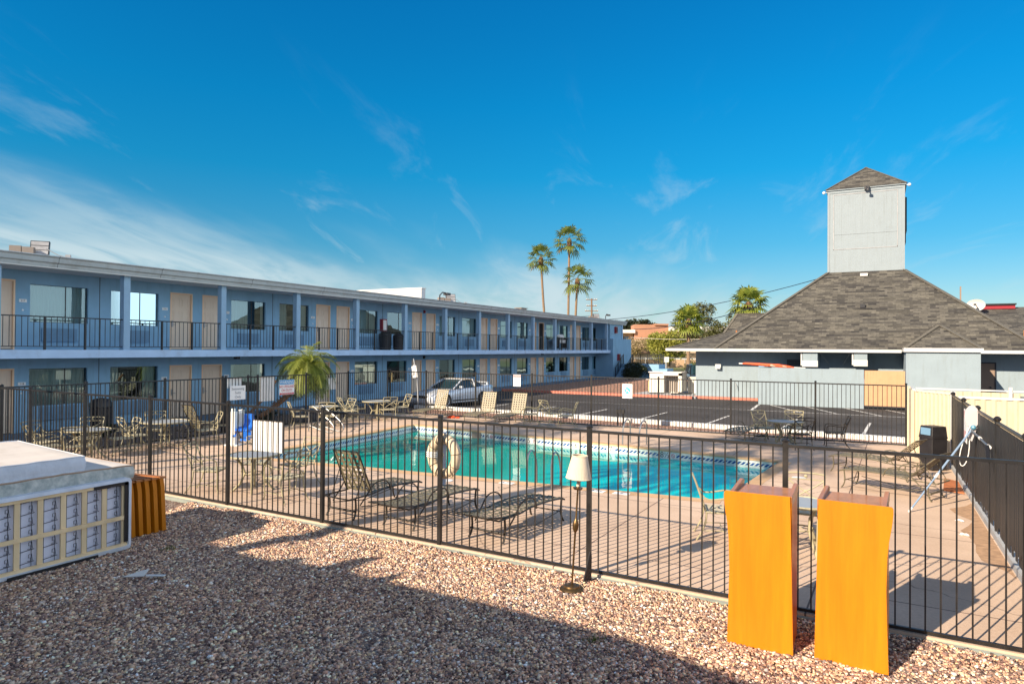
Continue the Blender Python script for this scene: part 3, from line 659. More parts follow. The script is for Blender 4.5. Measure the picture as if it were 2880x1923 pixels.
# weeds poking through, a scrap of paper
for x, y, lb in ((-3.1, 5.75, 'small green weed tuft in the shaded gravel'), (-2.5, 6.4, 'small green weed tuft at the edge of the sunlit gravel'), (-9.0, 6.25, 'green weed tuft at the foot of the stacked lecterns')):
    b = MB(); rn = random.Random(int(x*10))
    for k in range(70):
        a = rn.uniform(0, 2*pi); r_ = rn.uniform(0, .13); h = rn.uniform(.02, .06); c_ = Vector((x+r_*cos(a), y+r_*sin(a), -.08)); q = Vector((rn.uniform(-1, 1), rn.uniform(-1, 1), 0))*.012
        b.add([c_-q*.5, c_+q*.5, c_+q+Vector((0, 0, h))], [(0, 1, 2)])
    tag(b.build('weed_tuft', 'frond'), lb, 'weeds', 'weeds in the gravel')
# ------------------------------------------------------------------ motel
WX = -23.9      # wall plane of the galleries, facing +X
mo = thing('motel_building', 'long two storey blue motel with tan doors and black balcony railings', 'motel', (WX, 30, 0))
ROOMS = [11.66 + 7.66*k for k in range(-1, 6)]
wins, doors = [], []
for r in ROOMS:
    wins += [(r, r+1.81), (r+2.6, r+4.4)]; doors += [(r+4.87, r+5.83), (r+6.27, r+7.23)]
wins += [(57.55, 59.35), (60.15, 61.9)]; doors += [(62.6, 63.6)]
YA, YB = 2.0, 64.6
def wall_holes(b, x, y0, y1, z0, z1, holes, dep=.13):
    ysx = sorted({y0, y1} | {h[0] for h in holes} | {h[1] for h in holes}); zs = sorted({z0, z1} | {h[2] for h in holes} | {h[3] for h in holes})
    for i in range(len(ysx)-1):
        for j in range(len(zs)-1):
            ym, zm = (ysx[i]+ysx[i+1])/2, (zs[j]+zs[j+1])/2
            if any(h[0] < ym < h[1] and h[2] < zm < h[3] for h in holes): continue
            b.add([(x, ysx[i], zs[j]), (x, ysx[i+1], zs[j]), (x, ysx[i+1], zs[j+1]), (x, ysx[i], zs[j+1])], [(0, 1, 2, 3)])
    for a, c_, d_, e in holes:
        for p, q in (((a, d_), (c_, d_)), ((c_, d_), (c_, e)), ((c_, e), (a, e)), ((a, e), (a, d_))):
            b.add([(x, p[0], p[1]), (x, q[0], q[1]), (x-dep, q[0], q[1]), (x-dep, p[0], p[1])], [(0, 1, 2, 3)])
for (zf_, zt, sill, head, dh) in ((0.06, 2.44, .88, 2.08, 2.10), (2.70, 5.25, 3.58, 4.80, 4.90)):
    b = MB(); H_ = [(a, c_, sill, head) for a, c_ in wins if a > YA] + [(a, c_, zf_, dh) for a, c_ in doors if a > YA]
    wall_holes(b, WX, YA, YB, zf_, zt, H_); 
    b.build('wall', 'motel_stucco', mo, world=True)
b = MB(); b.box(WX-9, WX-.6, YA, YB, 0, 5.3); b.box(WX-.6, WX, YA-.003, YA+.2, 0, 5.3); b.box(WX-.6, WX-.003, YB-.2, YB+.003, 0, 5.3); b.build('rear_wall', 'motel_stucco', mo, world=True)
b = MB()
for y in [a for k in range(-1, 6) for a in (ROOMS[k+1]+2.2,)]:
    b.box(WX-.001, WX+.004, y-.012, y+.012, .06, 2.44); b.box(WX-.001, WX+.004, y-.012, y+.012, 2.70, 5.22)
b.build('control_joint', 'rail_black', mo, world=True)
# gallery slab, roof, gutter edge
b = MB(); b.box(WX, -22.38, YA, 60.95, 2.44, 2.70); b.build('balcony_slab', 'slab_paint', mo, world=True)
b = MB(); b.box(WX-9.4, -22.45, YA, 65.0, 5.215, 5.245); b.build('soffit', 'soffit_paint', mo, world=True)
b = MB()
prof = [(-22.28, 5.235), (-22.24, 5.235), (-22.22, 5.33), (-22.16, 5.37), (-22.14, 5.50), (-22.08, 5.545), (-22.10, 5.57), (-22.45, 5.57), (-22.45, 5.235)]
b.prism([(x, YA, z) for x, z in prof], (0, 63.1, 0)); b.build('gutter', 'fascia_paint', mo, world=True)
b = MB(); b.box(-22.40, -22.235, YA, 65.0, 5.195, 5.232); b.build('fascia_strip', 'fascia_light', mo, world=True)
b = MB(); b.box(WX-9.6, -22.46, YA, 65.05, 5.25, 5.56); b.build('roof', 'roof_felt', mo, world=True)
b = MB(); 
for y in (11.6, 15.0, 18.9, 22.9, 30.5, 38): b.prism([(x+.004, y-.005, z) for x, z in prof], (0, .010, 0))
b.build('gutter_joint', 'black', mo, world=True)
CY_ = [10.07+3.86*i for i in range(-1, 14)]
for y in CY_:
    b = MB(); b.box(-22.66, -22.43, y-.11, y+.11, 2.70, 5.20); b.build('column', 'motel_post', mo, world=True)
# railings, one per bay
for i in range(len(CY_)-1):
    y0, y1 = CY_[i]+.11, CY_[i+1]-.11; b = MB(); x = -22.5
    b.box(x-.02, x+.02, y0, y1, 3.70, 3.735); b.box(x-.015, x+.015, y0, y1, 2.79, 2.815)
    n_ = 22
    for k in range(n_):
        y = y0+(y1-y0)*(k+.5)/n_; b.box(x-.0075, x+.0075, y-.0075, y+.0075, 2.80, 3.71)
    for t_ in (.335, .665):
        y = y0+(y1-y0)*t_; b.box(x-.028, x+.028, y-.028, y+.028, 2.70, 3.73)
    b.build('railing', 'rail_black', mo, world=True)
# windows
rn = random.Random(11); wi = 0
for a, c_ in wins:
    if a < 3: continue
    for lo, (sill, head) in ((1, (.88, 2.08)), (0, (3.58, 4.80))):
        wi += 1
        b = MB(); f = .014; x = WX-.09
        b.box(x-.02, x+.012, a, c_, sill, sill+f); b.box(x-.02, x+.012, a, c_, head-f, head); b.box(x-.02, x+.012, a, a+f, sill+f, head-f); b.box(x-.02, x+.012, c_-f, c_, sill+f, head-f)
        m_ = a+(c_-a)*.62; b.box(x-.018, x+.010, m_-.012, m_+.012, sill+f, head-f)
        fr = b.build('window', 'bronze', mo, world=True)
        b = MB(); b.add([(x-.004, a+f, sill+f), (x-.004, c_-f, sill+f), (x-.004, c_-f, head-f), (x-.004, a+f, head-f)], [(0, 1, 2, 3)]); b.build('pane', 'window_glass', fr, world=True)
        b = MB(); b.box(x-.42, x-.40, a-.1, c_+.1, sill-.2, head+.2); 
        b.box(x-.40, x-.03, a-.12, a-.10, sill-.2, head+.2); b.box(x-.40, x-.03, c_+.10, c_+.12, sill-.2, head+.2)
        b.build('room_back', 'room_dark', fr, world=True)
        # curtains: pleated, drawn to a different width behind every window
        k = rn.random(); spans = [(a, a+(c_-a)*(.12+.2*rn.random())), (c_-(c_-a)*(.12+.25*rn.random()), c_)] if k < .45 else ([(a, c_)] if k < .75 else [(a, a+(c_-a)*.55), (c_-.12, c_)])
        b = MB()
        for s0, s1 in spans:
            n_ = max(8, int((s1-s0)/.028)); vs = []
            for q in range(n_+1):
                y = s0+(s1-s0)*q/n_; dx_ = .022*sin(q*1.35+wi)+.008*sin(q*.37)
                vs += [(x-.11+dx_, y, sill-.05), (x-.11+dx_*.8, y, head+.05)]
            b.add(vs, [(2*q, 2*q+2, 2*q+3, 2*q+1) for q in range(n_)])
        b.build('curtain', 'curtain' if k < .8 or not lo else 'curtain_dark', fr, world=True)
# doors: pressed six-panel leaf in a deep frame
di = 0
for a, c_ in doors:
    if a < 3: continue
    for lo, (z0, z1) in ((1, (.06, 2.10)), (0, (2.70, 4.90))):
        di += 1; x = WX-.085; z1_ = z1-.05
        b = MB(); b.box(x-.01, x+.02, a+.05, c_-.05, z0+.02, z1_)
        W = c_-a-.10; y0 = a+.05
        for (u0, u1) in ((.12, .46), (.54, .88)):
            for (v0, v1) in ((.05, .27), (.33, .70), (.76, .93)) if not lo else ((.05, .27), (.33, .70), (.76, .93)):
                ya, yb, za_, zb = y0+W*u0, y0+W*u1, z0+(z1_-z0)*v0, z0+(z1_-z0)*v1; g_ = .014
                for q in ((ya, yb, za_, za_+g_), (ya, yb, zb-g_, zb), (ya, ya+g_, za_, zb), (yb-g_, yb, za_, zb)): b.box(x+.018, x+.027, *q)
                b.box(x+.018, x+.030, ya+.05, yb-.05, za_+.05, zb-.05)
        dr = b.build('door', 'door_paint' if not (di % 2 == 0 and abs(a-48.5) < .8) else 'room_dark', mo, world=True)
        b = MB(); hy = a+.13; b.box(x+.02, x+.05, hy-.035, hy+.035, z0+.88, z0+1.12); b.tube([(x+.06, hy, z0+.97), (x+.075, hy+.02, z0+.97), (x+.075, hy+.14, z0+.965)], .011, 6); b.build('handle', 'steel', dr, world=True)
        b = MB(); b.box(x, WX+.012, a, a+.05, z0, z1); b.box(x, WX+.012, c_-.05, c_, z0, z1); b.box(x, WX+.0125, a+.05, c_-.05, z1-.05, z1); b.build('door_frame', 'door_frame', mo, world=True)
        s_ = -1 if di % 4 in (1, 2) else 1; py_ = a-.22 if ((a-ROOMS[0]) % 7.66) < 6 else c_+.22
        b = MB(); b.box(WX+.002, WX+.014, py_-.11, py_+.11, z0+1.50, z0+1.60); b.build('room_number_plate', 'white_plastic', mo, world=True)
        num = (100 if lo else 200) + 19 - di//2
        if a < 34: text(str(num), .085, 'room_number', 'black', mo, (WX+.018, py_, z0+1.548), (pi/2, 0, pi/2), ext=.0008)
        b = MB(); b.lathe([(.01, 0), (.032, 0), (.028, .02), (.01, .022)], (WX, py_, z0+1.25), 12, axis='x'); b.build('door_bell', 'white_plastic', mo, world=True)
# wall units under the windows
for a, c_ in wins:
    if a < 3: continue
    for z in (.42, 2.98):
        m_ = (a+c_)/2-.02; b = MB(); b.box(WX-.01, WX+.055, m_-.55, m_+.55, z, z+.42)
        for k in range(11): b.box(WX+.055, WX+.066, m_-.50, m_+.50, z+.045+k*.032, z+.060+k*.032)
        b.box(WX+.055, WX+.09, m_-.55, m_+.55, z-.012, z+.004)
        b.build('air_conditioner', 'unit_blue', mo, world=True)
# alarm lamps, extinguisher cabinets
for y, z in ((33.0, 4.98), (33.0, 2.26)):
    b = MB(); b.box(WX+.002, WX+.07, y-.06, y+.06, z-.09, z+.09); b.lathe([(.01, 0), (.05, 0), (.04, .05), (.01, .06)], (WX+.07, y, z), 10, axis='x'); b.build('alarm_lamp', 'ext_red' if z > 3 else 'black', mo, world=True)
b = MB(); b.box(WX+.002, WX+.20, 28.95, 29.32, 3.72, 4.38); ex = b.build('extinguisher_cabinet', 'ext_red', mo, world=True)
b = MB(); b.box(WX+.20, WX+.206, 29.0, 29.27, 3.78, 4.32); b.build('cabinet_window', 'white_plastic', ex, world=True)
# ground floor: dark rounded lamp under the slab
for y in (18.8, 47.2):
    b = MB(); b.box(-23.0, -22.8, y-.08, y+.08, 2.33, 2.44); b.build('gallery_lamp', 'black', mo, world=True)

# stair end: solid block beyond the gallery with outside flight
b = MB(); b.box(WX, -22.42, 60.95, 64.4, 0, 5.21); b.box(-22.42, -22.12, 60.95, 66.3, .0, 3.80)
b.box(-24.6, -22.42, 66.1, 66.3, 0, 3.80); b.build('stair_block', 'motel_stucco', mo, world=True)
b = MB(); b.box(-22.42, -22.35, 64.1, 64.4, 3.8, 5.2); b.build('column', 'motel_post', mo, world=True)
for z in (1.72, 4.35):
    b = MB(); b.box(-22.12 if z < 3 else -22.42, -21.93 if z < 3 else -22.23, 62.1, 62.55, z, z+.62); e_ = b.build('extinguisher_cabinet', 'ext_red', mo, world=True)
    xx = -21.93 if z < 3 else -22.23
    b = MB(); b.box(xx, xx+.006, 62.17, 62.48, z+.08, z+.54); b.build('cabinet_window', 'room_dark', e_, world=True)
b = MB()
for k in range(8): b.box(-22.1, -20.9, 61.0+k*.3, 65.6, k*.17, (k+1)*.17)
b.box(-22.1, -18.4, 63.4, 65.6, 0, 1.36); b.box(-18.4, -17.6, 63.4, 65.6, 0, .95); b.build('steps', 'motel_stucco', mo, world=True)
b = MB(); x = -20.95
def rail(b, p, q, n_, hh=.95):
    p, q = Vector(p), Vector(q); up = Vector((0, 0, hh)); b.beam(p+up, q+up, .045, .045); b.beam(p+up*.1, q+up*.1, .03, .03)
    for k in range(n_+1): r_ = p.lerp(q, k/n_); b.beam(r_, r_+up, .02 if k % 4 else .06, .02 if k % 4 else .06)
rail(b, (x, 61.0, .1), (x, 63.3, 1.36), 12); rail(b, (x, 63.45, 1.36), (-18.45, 63.45, 1.36), 14); rail(b, (-18.45, 63.45, 1.36), (-18.45, 65.5, 1.36), 10); rail(b, (-21.9, 61.0, .1), (-21.9, 63.3, 1.36), 12)
b.build('stair_railing', 'rail_black', mo, world=True)

# on the gallery
def bin_(loc, label, grp=None, h=1.0, name='trash_bin'):
    t_ = thing(name, label, 'trash bin', loc, 0, grp)
    b = MB(); b.lathe([(.24, 0), (.30, .02), (.33, h*.72), (.30, h*.75)], n=20); b.build('body', 'trash_dark', t_, smooth=True)
    b = MB(); b.lathe([(.33, h*.75), (.345, h*.76), (.33, h*.86), (.22, h*.97), (.05, h)], n=20); b.build('lid', 'trash_dark', t_, smooth=True)
    return t_
bin_((-23.35, 28.75, 2.70), 'dark round trash bin on the upper motel gallery beside the red cabinet', 'trash bins on the motel gallery')
bin_((-22.85, 28.25+1.05, 2.70), 'dark trash bin at the gallery railing, right of the taller one', 'trash bins on the motel gallery', .9)
bin_((-22.1, 12.9, .0), 'dark round trash bin on the ground outside the motel, behind the left fence', None, 1.15)
t_ = thing('housekeeping_cart', 'dark housekeeping cart loaded with white linen on the upper motel gallery', 'cart', (-23.2, 51.2, 2.70))
b = MB(); b.box(-.28, .28, -.75, .75, .15, .2); b.box(-.28, .28, -.75, -.7, .15, 1.05); b.box(-.28, .28, .7, .75, .15, 1.05); b.box(-.28, .28, -.7, .7, .55, .58); b.box(-.28, .28, -.7, .7, .98, 1.0); b.build('cart_frame', 'trash_dark', t_)
b = MB(); b.blob((0, -.1, 1.12), .28, 3, .2, 8, (1, 1.6, .6)); b.blob((0, .35, 1.1), .18, 5, .2, 8); b.box(-.22, .22, -.6, .6, .6, .85); b.build('linen', 'white_plastic', t_)
b = MB(); b.box(-.2, .2, -1.15, -.78, .3, 1.0); b.build('bag', 'trash_dark', t_)
for sx_ in (-.22, .22):
    for sy_ in (-.65, .65): b = MB(); b.lathe([(.01, -.02), (.07, -.02), (.07, .02), (.01, .02)], (sx_, sy_, .075), 10, axis='x'); b.build('wheel', 'tyre', t_)

# roof gear
def floodlamp(name, label, loc, s=1.0):
    t_ = thing(name, label, 'roof light', loc, R(-40), 'box lights standing on the motel roof')
    b = MB(); b.box(-.05, .45, -1.05, -.50, 0, .55); b.box(.1, .5, -.45, .1, .1, .5); b.build('junction_box', 'cabinet_brown', t_)
    b = MB(); b.box(-.09, .09, -.30, .62, .10, .95); b.xf(Matrix.Translation((0, .1, 0)) @ Matrix.Rotation(R(-14), 4, 'Y'))
    b.build('lamp_housing', 'bronze', t_)
    b = MB()
    for z in (.16, .42, .68): b.box(.09, .105, -.26, .58, z, z+.22)
    b.xf(Matrix.Translation((0, .1, 0)) @ Matrix.Rotation(R(-14), 4, 'Y')); b.build('louvre', 'roof_felt', t_)
    b = MB(); b.tube([(.1, .6, .5), (.1, 1.2, .15), (.1, 1.6, .05)], .025, 5); b.box(0, .2, 1.55, 1.8, 0, .2); b.build('stay', 'concrete', t_)
    t_.scale = (s, s, s); return t_
floodlamp('roof_light', 'louvred grey light with tan box at the near end of the motel roof', (-24.3, 11.95, 5.72), .58)
floodlamp('roof_light', 'louvred grey light with tan box halfway along the motel roof', (-24.3, 36.2, 5.66), .68)
floodlamp('roof_light', 'louvred grey light with tan box at the far end of the motel roof', (-24.3, 61.8, 5.6), .68)
for y, lb in ((34.8, 'small hooked lamp on a pole on the motel roof, left of the middle roof light'), (63.9, 'small hooked lamp on a pole at the far end of the motel roof')):
    b = MB(); b.tube([(-24, y, 5.55), (-24, y, 6.1), (-24, y+.3, 6.3), (-24, y+.7, 6.28)], .04, 6); b.box(-24.15, -23.85, y+.6, y+1.0, 6.15, 6.3); tag(b.build('roof_lamp', 'bronze'), lb, 'lamp', 'hooked lamps on the motel roof')
b = MB(); b.box(-26.5, -26, 49.5, 50.5, 5.56, 6.15); b.box(-26.6, -25.9, 49.4, 50.6, 6.15, 6.2); tag(b.build('roof_vent', 'cabinet_brown'), 'small dark vent box on the motel roof below the leaning palm', 'vent')
# white block behind
t_ = thing('white_building', 'plain white parapet wall rising behind the motel roof', 'building', (-45, 55, 0))
b = MB(); b.box(-62, -36.5, 50, 50.6, 0, 8.2); b.build('wall', 'white_trim', t_, world=True)
b = MB(); b.box(-62.05, -36.42, 49.95, 50.65, 8.2, 8.28); b.build('parapet', 'far_white', t_, world=True)
# ------------------------------------------------------------------ lobby building
lo = thing('lobby_building', 'single storey pale blue lobby with steep shingled hip roof and square tower', 'lobby', (-.7, 45, 0))
EV = 39.83; EZ = 2.88
def roof_face(b, pts, e0, e1):
    """a roof plane; u runs along the eave e0>e1, v up the slope"""
    e0, e1 = Vector(e0), Vector(e1); u = (e1-e0).normalized(); pts = [Vector(p) for p in pts]
    nrm = (pts[1]-pts[0]).cross(pts[2]-pts[0]).normalized(); v = nrm.cross(u)
    if v.z < 0: v = -v
    b.add(pts, [tuple(range(len(pts)))], [[((p-e0).dot(u)+50, (p-e0).dot(v)+50) for p in pts]])
T0, T1, TB, TT = -2.72, 1.34, 45.5, 12.55     # tower
TD = TB+4.0
b = MB(); b.box(-9.7, 14, 41.25, 60, 0, 2.80); b.build('wall', 'lobby_stucco', lo, world=True)
A = (-8.35, EV, EZ); Bp = (6.95, EV, EZ); C = (T0, TB, 7.58); D = (T1, TB, 7.58); C2 = (T0, TD, 7.58); D2 = (T1, TD, 7.58)
b = MB()
roof_face(b, [A, Bp, D, C], A, Bp)
roof_face(b, [Bp, (6.95, TD+5.6, EZ), D2, D], Bp, (6.95, TD+5.6, EZ))
roof_face(b, [(-8.35, TD+5.6, EZ), A, C, C2], (-8.35, TD+5.6, EZ), A)
roof_face(b, [(6.95, TD+5.6, EZ), (-8.35, TD+5.6, EZ), C2, D2], (6.95, TD+5.6, EZ), (-8.35, TD+5.6, EZ))
b.build('roof', 'shingles', lo, world=True)
def cap(b, p, q, w_=.26):
    p, q = Vector(p), Vector(q); MB().beam(p+Vector((0, 0, .015)), q+Vector((0, 0, .015)), w_, .035).build('hip_cap', 'hip_cap', lo, world=True)
b = MB(); cap(b, A, C); cap(b, Bp, D); 
# wing to the left with its own ridge
W0 = (-11.12, EV, EZ); K = (-8.5, 43.5, 3.86); Rg = (-7.95, 45.0, 5.14); Rg2 = (-2.2, 45.0, 5.14); W1 = (-11.12, 52, EZ)
wb = MB()
roof_face(wb, [W0, (A[0]+.02, EV, EZ-.002), (-5.85, 42.45, 5.0), (-5.8, 45.0, 5.13), Rg, K], W0, A)
roof_face(wb, [W1, W0, K, (-8.5, 48, 3.86)], W1, W0)
roof_face(wb, [(-8.5, 48, 3.86), K, Rg, (-7.95, 47, 5.14)], W1, W0)
wb.build('roof', 'shingles', lo, world=True)
cap(b, W0, K, .16); cap(b, K, Rg, .16); cap(b, Rg, (-5.8, 45, 5.13), .16)
# low roof continuing to the right beyond the hip
rb = MB(); roof_face(rb, [(3.2, 44.0, 3.0), (18, 44.0, 3.0), (18, 52, 5.62), (2.0, 52, 5.62)], (3.2, 44, 3), (18, 44, 3)); rb.build('roof', 'shingles', lo, world=True)
# little hipped annex in front
AX0, AX1, AY = 1.17, 4.12, 37.3
PK = (2.62, 38.85, 4.12); ab = MB()
roof_face(ab, [(AX0-.05, AY-.06, 2.97), (AX1+.05, AY-.06, 2.97), PK], (AX0, AY, 2.97), (AX1, AY, 2.97))
BK = (2.62, 41.9, 4.5)
roof_face(ab, [(AX1+.05, AY-.06, 2.97), (AX1+.05, 40.2, 2.97), (2.62, 41.3, 4.12), PK], (AX1, AY, 2.97), (AX1, 40.2, 2.97))
roof_face(ab, [(AX0-.05, 40.2, 2.97), (AX0-.05, AY-.06, 2.97), PK, (2.62, 41.3, 4.12)], (AX0, 40.2, 2.97), (AX0, AY, 2.97))
ab.build('annex_roof', 'shingles', lo, world=True)
cap(b, (AX0-.05, AY-.06, 2.97), PK, .2); cap(b, (AX1+.05, AY-.06, 2.97), PK, .2); cap(b, PK, (2.62, 41.3, 4.12), .2)
# tower cap
TP = ((T0+T1)/2-.0, (TB+TD)/2, 14.25); tb = MB(); ov = .12
q = [(T0-ov, TB-ov, TT+.06), (T1+ov, TB-ov, TT+.06), (T1+ov, TD+ov, TT+.06), (T0-ov, TD+ov, TT+.06)]
for i in range(4): roof_face(tb, [q[i], q[(i+1) % 4], TP], q[i], q[(i+1) % 4])
tb.build('tower_roof', 'shingles', lo, world=True)
for i in range(4): cap(b, q[i], TP, .14)
tw = MB(); tw.box(T0, T1, TB, TD, 6.9, TT); tw = tw.build('tower', 'tower_board', lo, world=True)
b = MB()
for x in (T0-.02, T1-.10): b.box(x, x+.12, TB-.025, TB, 7.5, TT)
b.box(T0-.02, T1+.02, TB-.03, TB-.0, TT-.16, TT+.0); b.box(T0-.10, T1+.10, TB-.10, TD+.10, TT, TT+.065); b.box(T1-.0, T1+.02, TB, TD, 7.4, TT)
b.build('trim', 'tower_board', tw, world=True)
b = MB()   # outline of a removed sign panel
p0, p1, s0, s1 = T0+.30, T1-.34, 8.95, TT-.28
for r_ in ((p0, p1, s0, s0+.035), (p0, p1, s1, s1+.035), (p0, p0+.035, s0, s1), (p1-.035, p1, s0, s1), (p0, p1, 9.85, 9.853)): b.box(r_[0], r_[1], TB-.018, TB-.002, r_[2], r_[3])
b.build('panel_outline', 'roof_felt', tw, world=True)
b = MB(); b.box(T1+.02, T1+.13, TB+.5, TD-.3, 9.9, 11.9); b.box(T1+.02, T1+.08, TB+.3, TD-.3, 9.2, 9.8); b.build('side_sign', 'black', tw, world=True)
for x, z in ((T0-.22, TT-.08), (T1+.24, TT-.05)):
    b = MB(); b.blob((x, TB-.08, z), .09, 1, 0, 8); b.tube([(x, TB-.05, z), (x+.2*(1 if x < 0 else -1), TB, z+.02)], .02, 5); b.build('flood_lamp', 'white_plastic', tw, world=True, smooth=True)
b = MB(); xm = -.62; b.box(xm-.12, xm+.12, TB-.30, TB-.04, TT-.12, TT+.10); b.tube([(xm, TB-.05, TT+.02), (xm, TB-.42, TT-.0), (xm+.05, TB-.50, TT-.14)], .035, 6); b.lathe([(.03, 0), (.10, -.05), (.11, -.14), (.02, -.15)], (xm+.06, TB-.5, TT-.10), 10); b.build('camera_arm', 'bronze', tw, world=True)
# fascias
b = MB(); b.box(-11.14, AX0-.12, EV-.06, EV-.01, 2.74, 2.90); b.box(-11.16, -11.10, EV, 52, 2.74, 2.90); b.box(AX1+.12, 6.98, EV-.06, EV-.01, 2.74, 2.90); b.box(6.92, 6.98, EV, 44, 2.74, 2.90)
b.box(AX0-.1, AX1+.1, AY-.12, AY-.05, 2.80, 2.99); b.box(AX1+.06, AX1+.1, AY-.05, 39.7, 2.80, 2.99); b.box(AX0-.1, AX0-.06, AY-.05, 39.7, 2.80, 2.99)
b.build('fascia', 'white_trim', lo, world=True)
b = MB(); b.box(-11.09, AX0-.1, EV-.005, 41.25, 2.79, 2.81); b.box(-11.09, -9.70, 41.25, 52, 2.79, 2.81); b.box(AX1+.1, 16, EV, 41.25, 2.79, 2.81); b.build('soffit', 'lobby_stucco', lo, world=True)
b = MB(); b.box(AX0, AX1, AY, 41.25, 0, 2.86); b.build('annex_wall', 'lobby_stucco', lo, world=True)
# service yard wall
b = MB(); b.box(-5.62, -.62, 37.85, 38.05, -.05, 1.90); b.box(-5.62, -5.42, 38.05, 41.25, -.05, 1.90); yw = b.build('yard_wall', 'lobby_stucco', lo, world=True)
# lit fittings, louvre, hanging units
for x in (-8.35, -5.9):
    b = MB(); b.box(x-.16, x+.16, 41.05, 41.25, 1.78, 1.98); b.box(x-.14, x+.14, 41, 41.1, 1.70, 1.80); b.build('wall_lamp', 'white_trim' if x < -7 else 'unit_blue', lo, world=True)
b = MB(); b.box(-4.55, -3.55, 41.2, 41.25, 1.95, 2.30)
for k in range(2): b.box(-4.5+.34*k+.3, -4.47+.34*k+.3, 41.18, 41.2, 1.97, 2.28)
b.build('louvre_window', 'bronze', lo, world=True)
b = MB(); 
for k in range(3): b.box(-4.52, -3.58, 41.165, 41.19, 2.0+k*.1, 2.012+k*.1)
b.box(-4.57, -3.53, 41.17, 41.2, 1.93, 1.95); b.box(-4.57, -3.53, 41.17, 41.2, 2.30, 2.32); b.build('window_bar', 'lobby_stucco', lo, world=True)
for x0, x1, z in ((-3.62, -2.88, 1.98), (-1.12, -.5, 2.05)):
    b = MB(); b.box(x0, x1, 39.92, 41.2, z, 2.74); b.build('air_duct', 'lobby_stucco', lo, world=True)
    b = MB(); b.box(x0-.02, x1+.02, 39.90, 39.92, z-.03, z+.30); b.box(x0-.10, x0-.025, 39.95, 41.1, z+.03, 2.7); b.build('duct_face', 'white_trim', lo, world=True)
b = MB(); b.tube([(-2.75, 39.95, 2.7), (-2.4, 41.2, 2.1)], .015, 4); b.tube([(-1.3, 39.95, 2.7), (-1.7, 41.2, 2.1)], .015, 4); b.tube([(-7.3, 41, .55), (-7.3, 41.1, .75), (-7.4, 41.2, .9)], .02, 5); b.build('stay', 'concrete', lo, world=True)
# service door on the right with panel gate
b = MB(); b.box(4.22, 5.12, 41.18, 41.25, 0, 2.24); dr = b.build('service_door', 'brown_door', lo, world=True)
b = MB(); b.box(5.12, 5.18, 41.16, 41.25, 0, 2.30); b.box(4.16, 5.12, 41.16, 41.25, 2.24, 2.30); b.build('door_frame', 'bronze', dr, world=True)
for z in (.75, 1.05): b = MB(); b.lathe([(.01, 0), (.045, 0), (.04, -.06), (.01, -.07)], (4.95, 41.18, z), 10, axis='y'); b.build('handle', 'bronze', dr, world=True)
# bits on the roof
b = MB(); b.box(-.95, -.55, 45.0, 45.25, 7.25, 7.42); b.build('roof_vent', 'white_trim', lo, world=True)
zr = lambda y: EZ+(y-EV)*(7.58-EZ)/(TB-EV)
b = MB(); b.box(-.9, -.65, 42.6, 42.8, zr(42.7), zr(42.7)+.2); b.tube([(-1.3, 42.5, zr(42.5)+.14), (-.3, 42.5, zr(42.5)+.1)], .02, 5); b.build('roof_bracket', 'bronze', lo, world=True)
b = MB(); b.box(4.55, 4.63, 51.2, 51.28, 5.0, 6.95); b.build('pipe', 'brown_door', lo, world=True)
b = MB(); b.tube([(-7.5, 42.2, 3.3), (-7.5, 42.2, 4.0)], .045, 6); b.tube([(6.35, 41.3, 3.2), (6.35, 41.3, 3.9)], .06, 6); b.build('vent_pipe', 'brown_wood', lo, world=True)
b = MB(); b.box(5.5, 7.45, 51.5, 51.7, 5.5, 5.74); rs = b.build('roof_sign', 'ext_red', lo, world=True)
b = MB(); b.box(5.45, 7.5, 51.4, 51.8, 5.74, 5.83); b.build('trim', 'black', rs, world=True)
t_ = thing('satellite_dish', 'white satellite dish above the right slope of the lobby roof', 'satellite dish', (5.35, 50.6, 5.05), R(-20))
b = MB(); b.lathe([(.02, 0), (.25, .03), (.48, .10), (.62, .19), (.64, .17), (.49, .07), (.25, .0), (.02, -.03)], n=24, sy=.75); b.xf(Matrix.Translation((0, 0, .75)) @ Matrix.Rotation(R(80), 4, 'X')); b.build('dish', 'white_trim', t_, smooth=True)
b = MB(); b.tube([(0, 0, .75), (.3, -.5, .45), (.1, -.62, .8)], .03, 6); b.box(.0, .16, -.72, -.58, .74, .88); b.build('arm', 'bronze', t_)
b = MB(); b.tube([(0, .05, -.8), (0, .05, .7)], .04, 6); b.build('mast', 'concrete', t_)
t_.scale = (.82, .82, .82)

# tan board gate beside the yard wall
t_ = thing('board_gate', 'tan vertical board gate between pale yard wall and annex', 'gate', (.27, 37.95, 0))
b = MB(); b.box(-.60, 1.15, 37.93, 37.98, .12, 1.86)
for k in range(14): b.box(-.60+k*.128, -.60+k*.128+.008, 37.922, 37.93, .14, 1.84)
b.build('board_panel', 'tan_gate', t_, world=True); b = MB(); b.box(-.60, 1.15, 37.92, 37.99, .05, .12); b.build('bottom_rail', 'bronze', t_, world=True)
